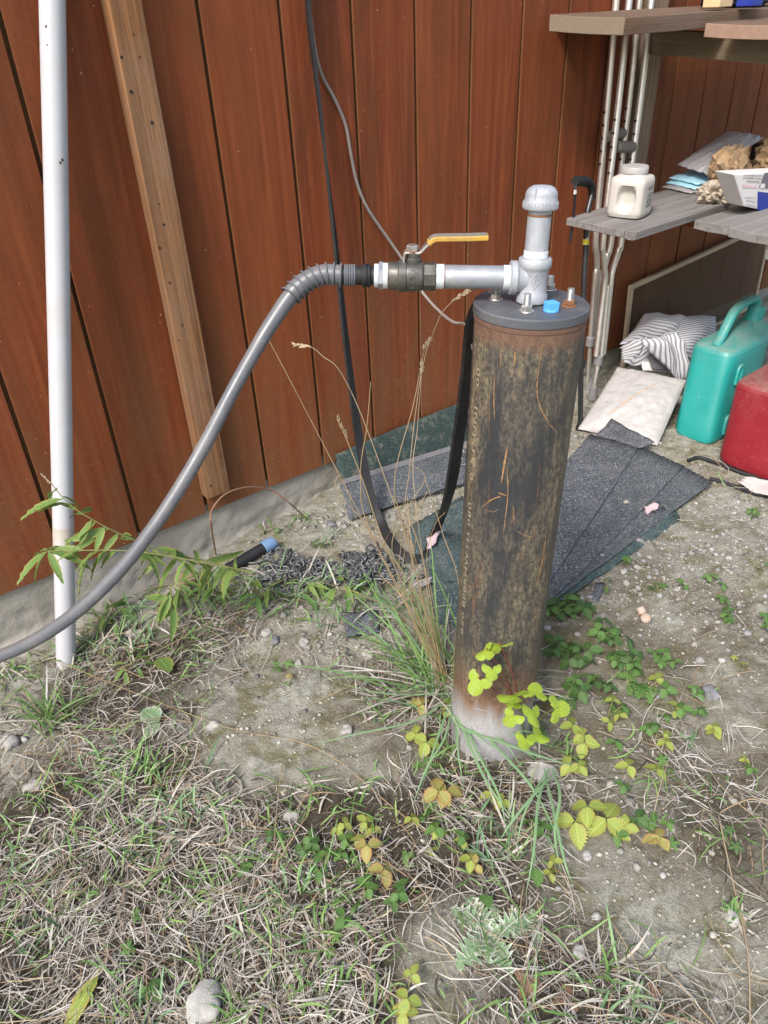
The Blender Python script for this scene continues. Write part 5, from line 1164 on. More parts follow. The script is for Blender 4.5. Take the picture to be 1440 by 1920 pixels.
for i, (px, py, n, L, lab, sp, mt) in enumerate(((95, 1352, 46, .13, 'thick green grass tuft below the pole at the left edge', .02, 'blade'), (255, 1465, 40, .085, 'short green grass tuft above the straw left of centre', .03, 'blade'), (200, 1440, 16, .075, 'sparse green blades left of the short tuft', .025, 'bladeblue'),
        (365, 1690, 16, .07, 'little green tuft in the middle of the straw', .025, 'blade'), (170, 1680, 12, .07, 'few green blades in the straw at lower left', .02, 'blade'), (600, 1740, 20, .085, 'upright bright green blades at bottom centre left', .025, 'blade'), (490, 1795, 12, .07, 'green blades left of the bottom centre tuft', .022, 'bladeblue'),
        (630, 1880, 14, .08, 'green blades at the bottom edge left of centre', .03, 'blade'), (1165, 1890, 16, .10, 'leaning green blades at the bottom edge right of centre', .02, 'bladeblue'), (1385, 1722, 26, .045, 'fine short grass tuft near the right edge', .008, 'blade'), (430, 985, 10, .12, 'thin green blades at the foot of the fir board', .02, 'bladeblue'),
        (560, 1130, 18, .09, 'low green grass in front of the chain', .035, 'bladeblue'), (310, 1900, 14, .07, 'green blades in the straw along the bottom edge', .03, 'bladeblue'), (150, 1225, 22, .10, 'green grass at the foot of the white pole', .03, 'blade'), (1060, 1405, 14, .06, 'short green shoots right of the casing foot', .02, 'blade'),
        (330, 1560, 30, .085, 'dense green tuft in the left thatch', .035, 'bladeblue'), (440, 1610, 18, .075, 'green blades right of the dense left tuft', .03, 'blade'), (120, 1600, 16, .07, 'green tuft in the straw left of the dense one', .03, 'blade'), (250, 1600, 18, .07, 'bright green blades left of the dense tuft', .03, 'blade'), (540, 1670, 22, .08, 'blue green blades near bottom centre left', .03, 'bladeblue'), (430, 1860, 16, .075, 'green blades near the pale bottom stone', .03, 'blade'), (90, 1760, 14, .07, 'sparse blades at the lower left edge', .03, 'bladeblue'), (740, 1900, 12, .07, 'green blades at the bottom left of the thistle', .03, 'blade'), (480, 1135, 22, .085, 'green weeds growing in front of the left chain end', .04, 'blade'), (400, 1110, 18, .085, 'green grass below the capped pipe', .035, 'bladeblue'), (640, 1155, 20, .09, 'grass leaning over the small shingle scrap', .03, 'bladeblue'), (320, 1190, 22, .08, 'grass at the footing right of the pole', .04, 'blade'), (230, 1215, 20, .08, 'grass close behind the hose at the footing', .035, 'bladeblue'), (40, 1260, 26, .11, 'tall grass under the hose at the left edge', .03, 'blade'), (560, 985, 12, .07, 'small grass at the wall foot above the chain', .03, 'blade'), (470, 950, 12, .08, 'wispy grass at the wall foot right of the fir board', .03, 'bladeblue'), (700, 1330, 14, .06, 'short grass on the mound left of the big clump', .03, 'blade'), (960, 1560, 18, .09, 'grass blades in front of the pale stone', .025, 'bladeblue'), (1120, 1840, 18, .09, 'grass blades left of the bottom right tuft', .03, 'blade'), (860, 1440, 16, .07, 'short grass at the casing foot', .02, 'blade'),
        (185, 1195, 26, .10, 'weedy grass between the pole foot and the hose', .04, 'blade'), (265, 1160, 26, .10, 'weedy grass on the footing left of the sprawling weed', .04, 'bladeblue'), (365, 1125, 24, .10, 'weeds under the sprawling narrow leaves', .04, 'blade'), (440, 1125, 26, .09, 'grassy weeds beside the black pipe', .045, 'bladeblue'), (520, 1120, 28, .10, 'green weeds half covering the left chain heap', .045, 'blade'), (595, 1115, 26, .11, 'green weeds in front of the middle of the chain', .04, 'bladeblue'), (690, 1125, 24, .12, 'grass in front of the right chain heap', .035, 'blade'), (745, 1150, 24, .13, 'grass between the chain and the tall clump', .03, 'bladeblue'), (780, 1250, 24, .12, 'green grass left in front of the tall clump', .03, 'blade'), (510, 1000, 14, .06, 'low weeds right above the blue capped pipe', .03, 'blade'), (620, 1010, 12, .05, 'low weeds on the gravel behind the chain', .03, 'bladeblue'), (560, 1500, 14, .07, 'green blades at the lower rim of the bare mound', .035, 'blade'), (390, 1500, 20, .08, 'green blades left below the bare mound', .035, 'bladeblue'), (820, 1530, 14, .07, 'blades by the orange leaves', .03, 'blade'), (930, 1600, 14, .08, 'green blades above the large thistle', .03, 'bladeblue'),
        (40, 1620, 12, .06, 'thin green shoots by the left edge', .03, 'bladeblue'), (1000, 1900, 10, .08, 'green blades below the thistle', .02, 'blade'), (700, 1470, 8, .05, 'tiny green shoots on the mossy mound', .02, 'blade'), (1290, 1400, 6, .05, 'thin grass shoots on the dirt at right', .006, 'bladeblue'))):
    tuft(lab, G(px, py), n, L, mt, sp, seed=i, dry=n // 2)
# the big clump beside the casing
cb_ = G(838, 1292); clump = tuft('tall grass clump with dry seed stalks growing against the casing', cb_, 46, .26, 'bladeblue', .034, (.35, 1.3), .42, .0021, 77, 70, group=None)
r = random.Random(4); m = MB()
for i in range(44):
    b = gz(cb_ + V(r.gauss(-.01, .034), r.gauss(.01, .034), 0)); az = r.uniform(1.3, 3.7); P = blade_pts(b, az, .37 * r.uniform(.55, 1.1), r.uniform(.55, 1.15), .28 * r.uniform(.5, 1.2)); m.ribbon(P, [.0021 * q for q in (.8, 1, 1, .95, .8, .5, .08)], V(-math.sin(az), math.cos(az), r.gauss(0, .3)), .35)
tag(m.build('leaning_blades', MT['blade'], clump, smooth=180), kind='stuff')
Y0 = float(cb_[1])
def stalk(pts, w=.0010, head=None, hl=.03, mat='straw'):
    P = []
    for i, (x, y, dy) in enumerate(pts): P.append(gz(onY(x, y, Y0 + dy), 0) if i == 0 else onY(x, y, Y0 + dy))
    P[0] = gz(cb_ + V(random.gauss(0, .012), random.gauss(0, .012), 0)); P = catmull(P, 7); m = MB(); m.tube(P, [1.05 * w * (1 - .45 * i / len(P)) for i in range(len(P))], 6); s_ = m.build('dry_stalk', MT[mat], clump)
    if head:
        m = MB(); e = P[-1]; d = norm(P[-1] - P[-4]); rr_ = random.Random(len(pts) * 7 + int(pts[-1][0]))
        for k in range(26):
            f = k / 26; c = e - d * hl * (1 - f) * 1.0; sd = norm(np.cross(d, V(rr_.gauss(0, 1), rr_.gauss(0, 1), rr_.gauss(0, 1)))); a_ = norm(d * .8 + sd * .6); L_ = .0075
            m.tube([c, c + a_ * L_ * .5, c + a_ * L_], [.0006, .0014 * (1.15 - .5 * f), .0002], 5)
        tag(m.build('seed_head', MT['head'], s_), kind='stuff')
stalk([(845, 1290, 0), (770, 1040, 0), (690, 810, .02), (640, 700, .03), (605, 668, .04), (585, 652, .045), (550, 646, .05)], head=1, hl=.032)
stalk([(845, 1290, 0), (760, 1000, .02), (740, 900, .02), (775, 760, .03), (795, 660, .04), (806, 637, .04)], .0011, head=1, hl=.022)
stalk([(845, 1290, 0), (765, 1000, .02), (768, 880, .03), (790, 700, .03), (818, 610, .03), (838, 575, .03), (880, 543, .03)], head=1, hl=.035)
stalk([(845, 1290, 0), (720, 1050, -.02), (610, 840, -.03), (545, 715, -.03), (500, 630, -.03)], .0010)
stalk([(845, 1290, 0), (730, 1040, 0), (680, 900, .01), (640, 800, .02), (632, 782, .02)], .0012, head=1, hl=.05)
stalk([(845, 1290, 0), (700, 1010, .02), (676, 898, .03), (688, 800, .03), (695, 716, .03)], .0011)
stalk([(845, 1290, 0), (800, 1100, .03), (775, 900, .03), (783, 800, .04), (792, 680, .05)], .0008, head=1, hl=.02, mat='head')
stalk([(900, 1330, -.03), (862, 1115, -.08), (830, 1000, -.05), (795, 892, -.02)], .0009)
stalk([(845, 1290, 0), (780, 1120, -.02), (700, 1000, -.03), (632, 920, -.03), (640, 890, -.02), (652, 925, -.02), (680, 1010, -.03)], .0008)
stalk([(845, 1290, 0), (770, 1150, 0), (735, 1030, .01), (760, 960, .02), (797, 900, .03), (785, 880, .03), (765, 870, .03)], .0008)
stalk([(845, 1290, 0), (800, 1150, -.02), (745, 1060, -.02), (700, 1005, -.02), (680, 990, -.02)], .0009); stalk([(845, 1290, 0), (815, 1140, .02), (800, 1050, .03), (815, 985, .03), (835, 960, .03)], .0008)
stalk([(845, 1290, 0), (770, 1170, -.03), (690, 1120, -.04), (600, 1090, -.04)], .0007); stalk([(845, 1290, 0), (800, 1080, .0), (770, 980, .02), (752, 960, .03)], .0014)
for k in range(6):
    r = random.Random(k + 60); stalk([(845, 1290, 0), (790 + r.gauss(0, 22), 1130, r.gauss(0, .02)), (755 + r.gauss(0, 25), 1030 + r.gauss(0, 25), r.gauss(0, .03)), (745 + r.gauss(0, 40), 960 + r.gauss(0, 40), r.gauss(0, .03))], .0009)
# long green blades hanging in front of the casing foot
r = random.Random(8)
for pts, w in (([(850, 1300), (880, 1345), (950, 1395), (1020, 1420), (1090, 1440)], .0022), ([(850, 1305), (905, 1335), (980, 1370), (1050, 1390)], .0022), ([(860, 1310), (890, 1400), (935, 1490), (950, 1560)], .0019), ([(870, 1320), (930, 1400), (1000, 1480), (1060, 1600)], .0021),
               ([(855, 1300), (858, 1400), (870, 1480)], .0018), ([(1030, 1440), (1010, 1500), (1000, 1600), (985, 1680)], .0018), ([(1020, 1440), (1040, 1530), (1060, 1620), (1075, 1660)], .0018), ([(850, 1310), (815, 1400), (790, 1480)], .0018), ([(850, 1300), (780, 1350), (650, 1380), (580, 1400)], .0016),
               ([(855, 1305), (890, 1330), (935, 1375), (985, 1450)], .002), ([(860, 1310), (870, 1370), (915, 1470), (980, 1560)], .0021), ([(865, 1312), (960, 1372), (1060, 1405)], .0022), ([(1045, 1445), (1010, 1480), (960, 1540), (935, 1580)], .0018), ([(1035, 1440), (1050, 1490), (1040, 1560), (1052, 1640)], .002), ([(1025, 1445), (985, 1520), (965, 1600)], .0018), ([(850, 1310), (835, 1380), (800, 1440), (770, 1520)], .0017), ([(850, 1300), (720, 1300), (600, 1270)], .0017), ([(860, 1300), (900, 1360), (960, 1420)], .0016)):
    P = []
    for i, (x, y) in enumerate(pts):
        hgt = .005 + .06 * math.sin(math.pi * min(1, (i + .6) / len(pts))) ; q = onZ(x, y, hgt); q[2] = max(q[2], float(ground_h(q[0], q[1])) + .003)
        dd = q[:2] - BC[:2]; dist = np.hypot(*dd)
        if dist < RC + .004: q[:2] = BC[:2] + dd / dist * (RC + .004)
        P.append(q)
    P = catmull(P, 6); k = len(P); m = MB(); m.ribbon(P, [1.35 * w * min(1, .5 + i * .15, (k - 1 - i) * .12 + .05) for i in range(k)], norm(np.cross(P[-1] - P[0], ZV)), .35); m.build('long_blade', MT['bladeblue'], clump, smooth=180)
# single long straws on the ground at right
for pts, lab, w in (([(1440, 1520), (1400, 1515), (1350, 1530), (1345, 1560), (1370, 1660), (1395, 1800), (1402, 1930)], 'long bent pale straw near the right edge', .0013), ([(0, 1200), (200, 1290), (420, 1370), (600, 1420), (760, 1540), (900, 1640)], 'long thin straw crossing the mound diagonally', .0008),
                    ([(560, 1060), (380, 1190), (200, 1275), (160, 1300)], 'straw running from the chain toward the left tuft', .0009), ([(530, 1440), (520, 1560), (510, 1700)], 'upright thin straw in the left thatch', .0008)):
    m = MB(); m.tube(catmull([G(x, y, .012 + .012 * (i % 2)) for i, (x, y) in enumerate(pts)], 8), w, 6); tag(m.build('long_straw', MT['straw']), lab, 'straw', 'long single straws')
m = MB(); m.tube(catmull([G(405, 1040, .0), W(396, 985, 1.5), W(398, 955, 1.52), W(425, 925, 1.55), W(470, 913, 1.58), W(510, 920, 1.6), W(545, 945, 1.6), G(575, 975, .004)], 8), .0022, 8); tag(m.build('brown_runner', MT['copper']), 'brown woody runner arching above the ground at the footing', 'stem')

# ---- leaf templates (shared meshes)
def leaflet(L, Wd, lobes=9, fold=.22, cup=.12, seed=0, depth=.15, pleat=.08):
    n = 2 * lobes; mid = [V(L * i / n, 0, cup * L * -(i / n) ** 2) for i in range(n + 1)]; vs = list(mid); uv = [(i / n, 0.0) for i in range(n + 1)]; fs_ = []; r = random.Random(seed)
    def half(sg):
        b = len(vs)
        for i in range(n + 1):
            t_ = i / n; w = Wd * (math.sin(math.pi * min(1, t_ ** .82)) ** .8) * (1 + (depth if i % 2 else -depth)) * r.uniform(.94, 1.06) if 0 < i < n else 0
            vs.append(V(L * t_ + (.05 * L if i % 2 else 0) * (1 if 0 < i < n else 0), sg * w, mid[i][2] + fold * w + (pleat * L * .35 if i % 2 else 0)))
        uv.extend([(i / n, float(sg)) for i in range(n + 1)])
        for i in range(n):
            f = (i, i + 1, b + i + 1, b + i); fs_.append(f if sg < 0 else f[::-1])
    half(1); half(-1); return vs, fs_, uv
def compose(parts):
    m = MB(); m.uv = []
    for (vs, fs_, uv), ang, tiltv, off in parts:
        m.uv += uv
        c, s_ = math.cos(ang), math.sin(ang); ct2, st2 = math.cos(tiltv), math.sin(tiltv); out = []
        for p in vs:
            x, y, z = p[0] * ct2 + p[2] * st2, p[1], -p[0] * st2 + p[2] * ct2; x += off; out.append(V(x * c - y * s_, x * s_ + y * c, z))
        m.add(out, fs_)
    return m
def tmesh(name, m, mat):
    me = bpy.data.meshes.new(name); me.from_pydata(m.v, [], m.f); me.shade_smooth(); me.materials.append(mat)
    if m.uv:
        l = me.uv_layers.new(name='UVMap'); idx = np.zeros(len(me.loops), int); me.loops.foreach_get('vertex_index', idx); l.data.foreach_set('uv', np.array(m.uv)[idx].ravel())
    return me
TEMPL = {}
def templ(kind, mat):
    k = (kind, mat)
    if k in TEMPL: return TEMPL[k]
    out = []
    for s_ in range(3):
        if kind == 'straw3': m = compose([(leaflet(1, .36, 9, .25, .2, s_ * 3 + 1), 0, .15, .04), (leaflet(.88, .34, 9, .25, .2, s_ * 3 + 2), 1.75, .2, .03), (leaflet(.88, .34, 9, .25, .2, s_ * 3 + 3), -1.75, .2, .03)])
        elif kind == 'lobed': m = lobed(s_)
        elif kind == 'round': m = compose([(leaflet(1, .42, 5, .15, .15, s_, .03, .0), 0, .1, 0)])
        elif kind == 'lance': m = compose([(leaflet(1, .115, 6, .3, .35, s_, .02, .0), 0, .1, 0)])
        elif kind == 'small5': m = compose([(leaflet(1, .22, 4, .2, .15, s_ * 5 + j, .04, 0), j * 1.2566, .05, .02) for j in range(5)])
        out.append(tmesh(kind + '_leaf', m, MT[mat]))
    TEMPL[k] = out; return out
def lobed(seed):
    """five lobed, toothed currant leaf, fan of triangles"""
    r = random.Random(seed); m = MB(); n = 60; vs = [V(0, 0, 0)]
    for i in range(n + 1):
        a = -2.55 + 5.1 * i / n; lobe = .55 + .45 * abs(math.cos(a * 1.5)) ** .9 if abs(a) < 2.3 else .58; lobe *= (1 - .08 * abs(a)); lobe *= 1 + (.06 if i % 2 else -.05) + r.uniform(-.02, .02)
        vs.append(V(.42 + lobe * math.cos(a) * .62, lobe * math.sin(a) * .62, .10 * math.cos(a * 3) * lobe - .12 * lobe))
    vs[0] = V(.36, 0, -.02); m.uv = [(.5, .3)] + [(.5 + .1 * math.cos(6.283 * i / n * 5), .12 + .75 * abs(math.sin(math.pi * (i / n) * 5))) for i in range(n + 1)]; m.add(vs, [(0, i, i + 1) for i in range(1, n + 1)]); return m
def put_leaf(parent, kind, mat, pos, az, pitch, roll, size, seed, name='leaf'):
    me = templ(kind, mat)[seed % 3]; o = bpy.data.objects.new(name, me); COL.objects.link(o); o.parent = parent
    o.matrix_local = Matrix.Translation(Vector((pos - np.array(parent['_o'])).tolist())) @ Matrix.Rotation(az, 4, 'Z') @ Matrix.Rotation(pitch, 4, 'Y') @ Matrix.Rotation(roll, 4, 'X') @ Matrix.Scale(size, 4); return o
def petiole(parent, a, b, mat='stem', w=.0009, sag=.3, name='petiole'):
    m = MB(); mid = (a + b) / 2 + ZV * .25 * np.linalg.norm(b - a) * sag; m.tube(catmull([a, mid, b], 5), w, 6); return m.build(name, MT[mat], parent)
def herb(name, label, cat, px, py, leaves, kind, size, mats_, spread=.03, h=.03, seed=0, group=None, tiltmax=.5, stem='stem'):
    r = random.Random(seed * 31 + 7); b = G(px, py); t = thing(name, label, cat, b, group)
    for i in range(leaves):
        az = r.uniform(0, 6.28) if leaves > 1 else r.uniform(-2.2, -.8); rad = spread * r.uniform(.2, 1) if leaves > 1 else 0
        p = gz(b + V(math.cos(az) * rad, math.sin(az) * rad, 0), h * r.uniform(.5, 1.1)); petiole(t, b, p, stem)
        # leaves lean toward the light and the viewer
        put_leaf(t, kind, mats_[i % len(mats_)], p, az + r.gauss(0, .5), r.gauss(.05, .22), r.gauss(0, .25), size * r.uniform(.75, 1.15), r.randint(0, 9))
    return t
ST = [(655, 1598, 3, .022, ['leaf', 'leafyel'], 'pale green leaves just left of the pinkish leaf'), (612, 1635, 3, .024, ['leaf'], 'fresh green leaves among straw below the bluish ones'), (702, 1560, 2, .020, ['leafyel'], 'small yellow leaves above the pinkish leaf'), (738, 1695, 3, .022, ['leaf', 'leafdark'], 'green leaves below the brown edged yellow leaf'), (650, 1725, 2, .020, ['leaf'], 'green leaves right of the upright bright blades'), (765, 1555, 2, .020, ['leaf', 'leafyel'], 'light leaves left of the orange turning ones'), (845, 1565, 2, .022, ['leafyel', 'leaf'], 'yellow green leaves under the orange turning ones'), (520, 1585, 3, .018, ['leafdark', 'leaf'], 'small dark leaves at the left rim of the leafy patch'), (1000, 1580, 2, .022, ['leaf'], 'green leaves between the hanging grass blades'), (1045, 1650, 2, .020, ['leafyel'], 'yellow green leaves left of the bare patch'), (1040, 1160, 8, .030, ['leaf', 'leafdark'], 'bushy green leaves beside the casing under the shingle tip'), (1130, 1195, 8, .026, ['leafdark', 'leaf'], 'dense leafy patch between the casing and the beige pipe piece'), (1085, 1245, 8, .028, ['leafdark'], 'dense dark leaves in the shade right of the casing'), (1175, 1260, 7, .024, ['leaf', 'leafdark'], 'green leaves just above the upper thistle'), (1240, 1250, 6, .020, ['leaf'], 'low green leaves between thistle and open dirt'), (1060, 1310, 6, .028, ['leafdark', 'leaf'], 'dark leaves behind the lime green shoot'), (1140, 1345, 6, .026, ['leaf', 'leafyel'], 'green leaves left below the upper thistle'), (1230, 1385, 4, .024, ['leaf', 'leafyel'], 'mixed green leaves below the upper thistle at right'), (1075, 1150, 7, .034, ['leafdark', 'leaf'], 'leafy dark green plant right behind the casing edge'), (1165, 1225, 5, .026, ['leafdark'], 'dark green plant in the casing shadow'), (1120, 1290, 4, .024, ['leafdark', 'leaf'], 'small dark plant above the upper thistle'), (1045, 1230, 4, .028, ['leafdark'], 'dark leaves hugging the right side of the casing'),
      (1260, 1345, 4, .024, ['leaf', 'leafyel'], 'green plant left of the striped grey stone'), (1330, 1372, 2, .022, ['leafyel'], 'two yellow green leaves on the dirt below the grey stone'), (1290, 1300, 2, .018, ['leaf'], 'pair of green leaves just left of the grey stone'), (1225, 1300, 3, .024, ['leaf', 'leafyel'], 'yellowish plant right of the upper thistle'), (1300, 1345, 2, .019, ['leaf'], 'small green leaves under the grey stone'),
      (1105, 1390, 3, .036, ['leafyel'], 'large yellow green plant right of the lime leaves'), (1150, 1412, 1, .030, ['leaf'], 'fresh green three part leaf on the dirt'), (1192, 1462, 2, .032, ['leafyel'], 'yellow green leaf pair below the fresh green leaf'), (1165, 1492, 1, .024, ['leaf'], 'single green leaf under the yellow pair'), (1075, 1450, 3, .026, ['leafyel', 'leafdark'], 'yellow and dark leaves right of the pale stone'),
      (1092, 1530, 3, .044, ['leafyel'], 'largest yellow green strawberry plant right of the pale stone'), (1150, 1562, 2, .026, ['leafyel', 'leaf'], 'light green leaves below the largest strawberry plant'), (1248, 1590, 2, .028, ['leafred'], 'reddish tipped leaves on the dirt at right'), (1225, 1540, 2, .022, ['leaf'], 'green leaves above the reddish tipped ones'), (1190, 1550, 1, .022, ['leafdark'], 'single dark green leaf beside the largest plant'), (1240, 1450, 2, .015, ['leaf'], 'tiny green leaves on the open dirt'),
      (1395, 1445, 2, .016, ['leafyel', 'leaf'], 'tiny yellow green seedling near the right edge'), (930, 1500, 2, .026, ['leafyel'], 'yellow green leaf in front of the casing foot'), (835, 1490, 2, .034, ['leafred'], 'orange turning leaves left of the casing foot'), (815, 1345, 2, .034, ['leafyel', 'leafred'], 'yellow leaf upright beside the grass clump'), (805, 1395, 2, .030, ['leafyel'], 'yellow green leaf pair below the grass clump'),
      (690, 1605, 1, .028, ['leafred'], 'single pinkish leaf in the thatch at centre'), (722, 1645, 1, .028, ['leafred'], 'yellow leaf with brown edge at centre bottom'), (640, 1560, 2, .022, ['leafyel'], 'faded yellow leaves left of centre'), (575, 1580, 3, .022, ['leafdark', 'leaf'], 'bluish green leaves in the thatch left of centre'), (885, 1612, 2, .022, ['leaf', 'leafyel'], 'small green leaves below the orange ones'), (905, 1645, 2, .024, ['leafyel', 'leafred'], 'yellow and red leaf pair above the lower thistle'),
      (770, 1610, 2, .016, ['leaf'], 'small green leaves at centre bottom'), (680, 1690, 3, .018, ['leaf'], 'small green plant beside the bottom centre grass'), (250, 1790, 2, .014, ['leaf'], 'tiny pale green leaves at lower left'), (250, 1725, 2, .012, ['leaf'], 'tiny green leaves in the dark straw hollow'), (530, 1262, 3, .014, ['leaf'], 'clover like seedling on the bare mound'), (545, 1290, 2, .011, ['leafred', 'leaf'], 'tiny reddish seedling below the clover like one'),
      (1348, 1120, 3, .020, ['leaf'], 'green seedling on the dirt near the right edge'), (1325, 1092, 2, .016, ['leaf'], 'small seedling above the near right edge one'), (1372, 1170, 3, .020, ['leafdark', 'leaf'], 'dark seedling on the mossy dirt at the right edge'), (1425, 1180, 2, .018, ['leaf'], 'seedling touching the right edge of the photo'), (1138, 1108, 2, .016, ['leaf'], 'star shaped seedling beside the shingle chip'), (1175, 1062, 3, .014, ['leaf'], 'small bright seedling under the shingle fan'),
      (1235, 1112, 3, .014, ['leaf', 'leafdark'], 'low seedling on the gravel right of the fan'), (1280, 1100, 3, .013, ['leaf'], 'small leafy seedling in the middle of the gravel'), (1420, 970, 3, .018, ['leaf'], 'seedling below the carton scrap at the right edge'), (1425, 1080, 2, .014, ['leaf'], 'tiny seedling on the right edge gravel'), (1380, 1245, 2, .010, ['leafyel'], 'tiny yellow seedling on the right dirt'),
      (870, 1400, 2, .020, ['leafdark'], 'dark leaf at the very foot of the casing'), (1010, 1395, 2, .020, ['leafdark'], 'dark small leaf under the lime leaves'), (140, 1480, 2, .016, ['leaf'], 'small green leaves in the straw at left'), (600, 1030, 3, .014, ['leafdark'], 'small dark seedling on the gravel above the chain'), (760, 1880, 3, .022, ['leafyel'], 'light green leaves at the bottom edge left of the thistle'), (260, 1890, 2, .02, ['leaf'], 'small green leaves on the bottom edge at left'),
      (1255, 1600, 1, .014, ['leaf'], 'tiny leaf right of the bare patch top'), (1370, 1590, 3, .013, ['leafdark'], 'small dark seedling right of the bent straw'), (450, 1640, 2, .016, ['leaf'], 'small pale leaves in the thatch at left centre'), (620, 1790, 2, .014, ['leaf'], 'tiny leaves by the bottom grass')]
for i, (px, py, nl, sz, ms, lab) in enumerate(ST):
    herb('strawberry_plant' if sz > .0155 else 'seedling', lab, 'plant', px, py, nl, 'straw3' if sz > .0155 else 'small5', sz, ms, .012 + sz * .75, .02 + sz * .5, i, 'low leafy plants on the ground')
# lime currant shoot by the casing
cu_ = thing('currant_shoot', 'bright lime green lobed leaves glowing in front of the casing foot', 'plant', G(985, 1395))
base = gz(V(float(cu_.location[0]), float(cu_.location[1]), 0))
CL = [(937, 1205, .96, .034, 2.2), (912, 1215, .95, .028, 3.2), (896, 1270, .95, .034, 3.9), (922, 1252, .95, .026, 4.6), (966, 1300, .94, .040, 2.8), (1003, 1300, .95, .034, 1.3), (1000, 1330, .94, .036, 4.9), (963, 1340, .94, .030, 3.9), (1045, 1325, .95, .038, .3), (1005, 1375, .94, .032, -.6), (985, 1385, .93, .028, 4.4), (970, 1318, .955, .026, 3.0)]
for i, (px, py, Yy, sz, az) in enumerate(CL):
    p = onY(px, py, Yy); r = random.Random(i); petiole(cu_, base, p, 'redstem' if i < 4 else 'stem', .0011, .4, 'stem')
    sz *= 1.35; put_leaf(cu_, 'lobed', 'leaflime', p - V(math.cos(az), math.sin(az), 0) * sz * .4, az, .25 + r.gauss(0, .2), .9 * (-1 if math.sin(az) < 0 else 1) * .3 + r.gauss(0, .2), sz, i)
# willowherb sprawling along the footing
wh = thing('willowherb', 'sprawling weed with long narrow green leaves along the footing at left', 'plant', G(470, 1078))
def wstem(pts, n0, n1, leaves, seed):
    k = len(pts); P = catmull([W(x, y, n0 + (n1 - n0) * i / (k - 1)) for i, (x, y) in enumerate(pts)], 8); m = MB(); m.tube(P, [.0021 * (1 - .6 * i / len(P)) for i in range(len(P))], 8); m.build('stem', MT['stem'], wh); r = random.Random(seed)
    for j in range(leaves):
        f = .08 + .90 * j / leaves; p = P[int(f * (len(P) - 1))]; az = r.choice([-2.2, -1.2, .4, 2.6, -2.7, 3.6]) + r.gauss(0, .5)
        put_leaf(wh, 'lance', 'willow', p, az, r.uniform(-.45, .75), r.gauss(0, .6), r.uniform(.045, .095), r.randint(0, 9))
    return P
wstem([(470, 1075), (430, 1064), (390, 1052), (330, 1040), (250, 1012), (180, 978), (130, 945), (95, 905)], 1.30, 1.45, 34, 1)
P = wstem([(470, 1072), (380, 1055), (300, 1040), (220, 1032), (150, 1032), (90, 1033)], 1.25, 1.42, 22, 2)
r = random.Random(12)
for j in range(7): put_leaf(wh, 'lance', 'willow', P[-1], 1.6 + j * .9 + r.gauss(0, .2), .15 + r.gauss(0, .25), 0, .085 * r.uniform(.8, 1.1), j)
wstem([(330, 1150), (320, 1120), (325, 1090)], 1.3, 1.3, 9, 6)
m = MB(); r = random.Random(2); tp = W(95, 905, 1.45)
for k in range(18): c = tp + norm(W(70, 880, 1.45) - tp) * (.03 * k / 18); d = norm(V(r.gauss(0, 1), r.gauss(0, 1), r.gauss(0, 1))); m.tube([c, c + d * .005], [.0012, .0004], 5)
tag(m.build('flower_spike', MT['head'], wh), kind='stuff')
for _i, (_x, _y, _l) in enumerate(((410, 1120, 'narrow leaved weed under the black pipe'), (500, 1130, 'narrow leaved weed in front of the left chain end'), (575, 1125, 'narrow leaved weed in front of the chain middle'), (650, 1120, 'narrow leaved weed in front of the right chain'), (210, 1170, 'narrow leaved weed just right of the pole'))):
    herb('willowherb', _l, 'plant', _x, _y, 9, 'lance', .06, ['willow', 'leaf'], .035, .05, 20 + _i, 'weeds along the footing')
herb('willowherb', 'young narrow leaved weed low in front of the footing', 'plant', 340, 1125, 9, 'lance', .07, ['willow'], .02, .05, 3); herb('willowherb', 'pale green young weed below the hose near the pole', 'plant', 250, 1255, 9, 'lance', .055, ['willow', 'leaf'], .03, .03, 9)
herb('dock_plant', 'broad grey green leaf lying in the straw left of the mound', 'plant', 305, 1360, 2, 'round', .055, ['thistle'], .01, .015, 2); herb('dock_plant', 'broad yellow green leaf lying flat at lower left', 'plant', 190, 1830, 1, 'lance', .10, ['leafyel'], .0, .012, 3); herb('dock_plant', 'round pale leaf left of the bare patch at right', 'plant', 1000, 1645, 1, 'round', .035, ['leaf'], 0, .03, 4)
herb('dock_plant', 'wide green leaf curled at the footing below the hose', 'plant', 300, 1250, 2, 'round', .06, ['willow'], .01, .03, 5); herb('dock_plant', 'toothed oval leaf just above the lower thistle', 'plant', 905, 1690, 1, 'round', .035, ['leaf'], 0, .02, 6)
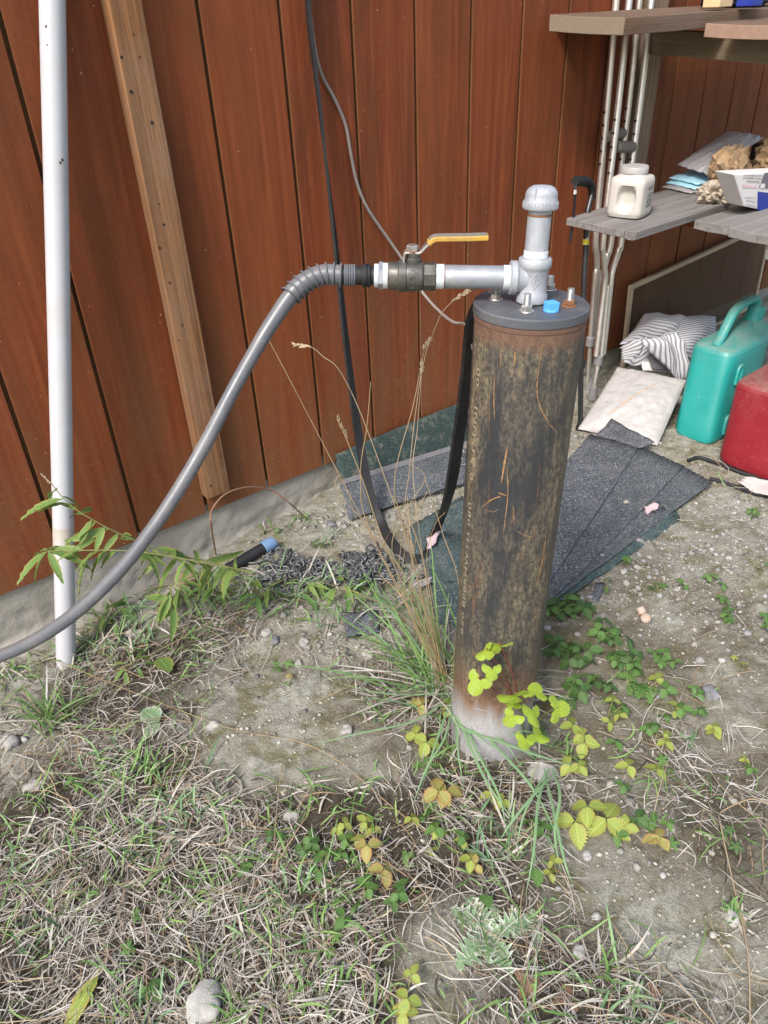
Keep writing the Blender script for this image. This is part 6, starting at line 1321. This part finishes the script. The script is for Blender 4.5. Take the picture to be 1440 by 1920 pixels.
# thistles
def thistle(label, px, py, L, n, seed, mat='thistle', azs=None):
    b = G(px, py); t = thing('thistle', label, 'plant', b, 'thistle rosettes'); r = random.Random(seed)
    for i in range(n):
        az = azs[i] if azs else 6.283 * i / n + r.gauss(0, .2); ln = L * r.uniform(.7, 1.1); P = blade_pts(b + ZV * .004, az, ln, r.uniform(.25, .7), .55, 11); m = MB(); sd = V(-math.sin(az), math.cos(az), 0); vs = []; fs_ = []; K = 26
        PP = catmull(P, 2)[:15]; K = len(PP) - 1
        for j in range(K + 1):
            f = j / K; w = ln * .17 * (math.sin(math.pi * min(1, f * .90 + .08)) ** .6) * (.50, 1.2)[j % 2] * r.uniform(.85, 1.15); c = PP[j] + sd * ln * .02 * math.sin(j * 1.1 + i); z = ln * .018 * math.sin(j * 2.6 + i)
            vs += [c - sd * w + ZV * (abs(w) * .5 + z), c + ZV * 0, c + sd * w + ZV * (abs(w) * .5 - z)]
        for j in range(K): a = 3 * j; fs_ += [(a, a + 1, a + 4, a + 3), (a + 1, a + 2, a + 5, a + 4)]
        m.add(vs, fs_); lf = m.build('leaf', MT[mat], t, smooth=180, uv=[(j / K, q) for j in range(K + 1) for q in (-1.0, 0.0, 1.0)])
        mm = MB()
        for j in range(1, K, 2):
            for sg in (0, 2): q = np.array(vs[3 * j + sg]); o_ = norm(q - np.array(vs[3 * j + 1])); mm.tube([q - o_ * .001, q + o_ * ln * .035 + ZV * .002], [.0007, .0001], 4)
        tag(mm.build('spines', MT['head'], lf), kind='stuff')
    return t
thistle('large pale spiny thistle at the bottom centre right', 915, 1760, .115, 7, 1); thistle('small pale thistle right of the large one', 985, 1740, .06, 6, 2); thistle('green thistle among the strawberry plants right of the casing', 1195, 1285, .10, 4, 3, 'leaf', [-2.3, -1.45, 2.9, -1.9]); thistle('small green thistle in front of the casing at left', 800, 1440, .05, 4, 4, 'leaf')
# fallen leaves
for i, (px, py, sz, lab) in enumerate(((960, 1850, .045, 'dead brown leaf right of the large thistle'), (1060, 1900, .04, 'curled brown leaf at the bottom edge'), (820, 1605, .025, 'fallen cream yellow leaf at bottom centre'), (1230, 1850, .025, 'small pinkish dead leaf at the lower right'), (490, 1640, .03, 'faded tan leaf in the thatch left of centre'))):
    p = G(px, py, .008); t = thing('fallen_leaf', lab, 'leaf', p, 'fallen leaves'); put_leaf(t, 'lobed', 'deadleaf' if i not in (2,) else 'leafyel', p, i * 1.3, .1, .15, sz, i, 'blade')
for o in bpy.data.objects:
    if '_o' in o: del o['_o']
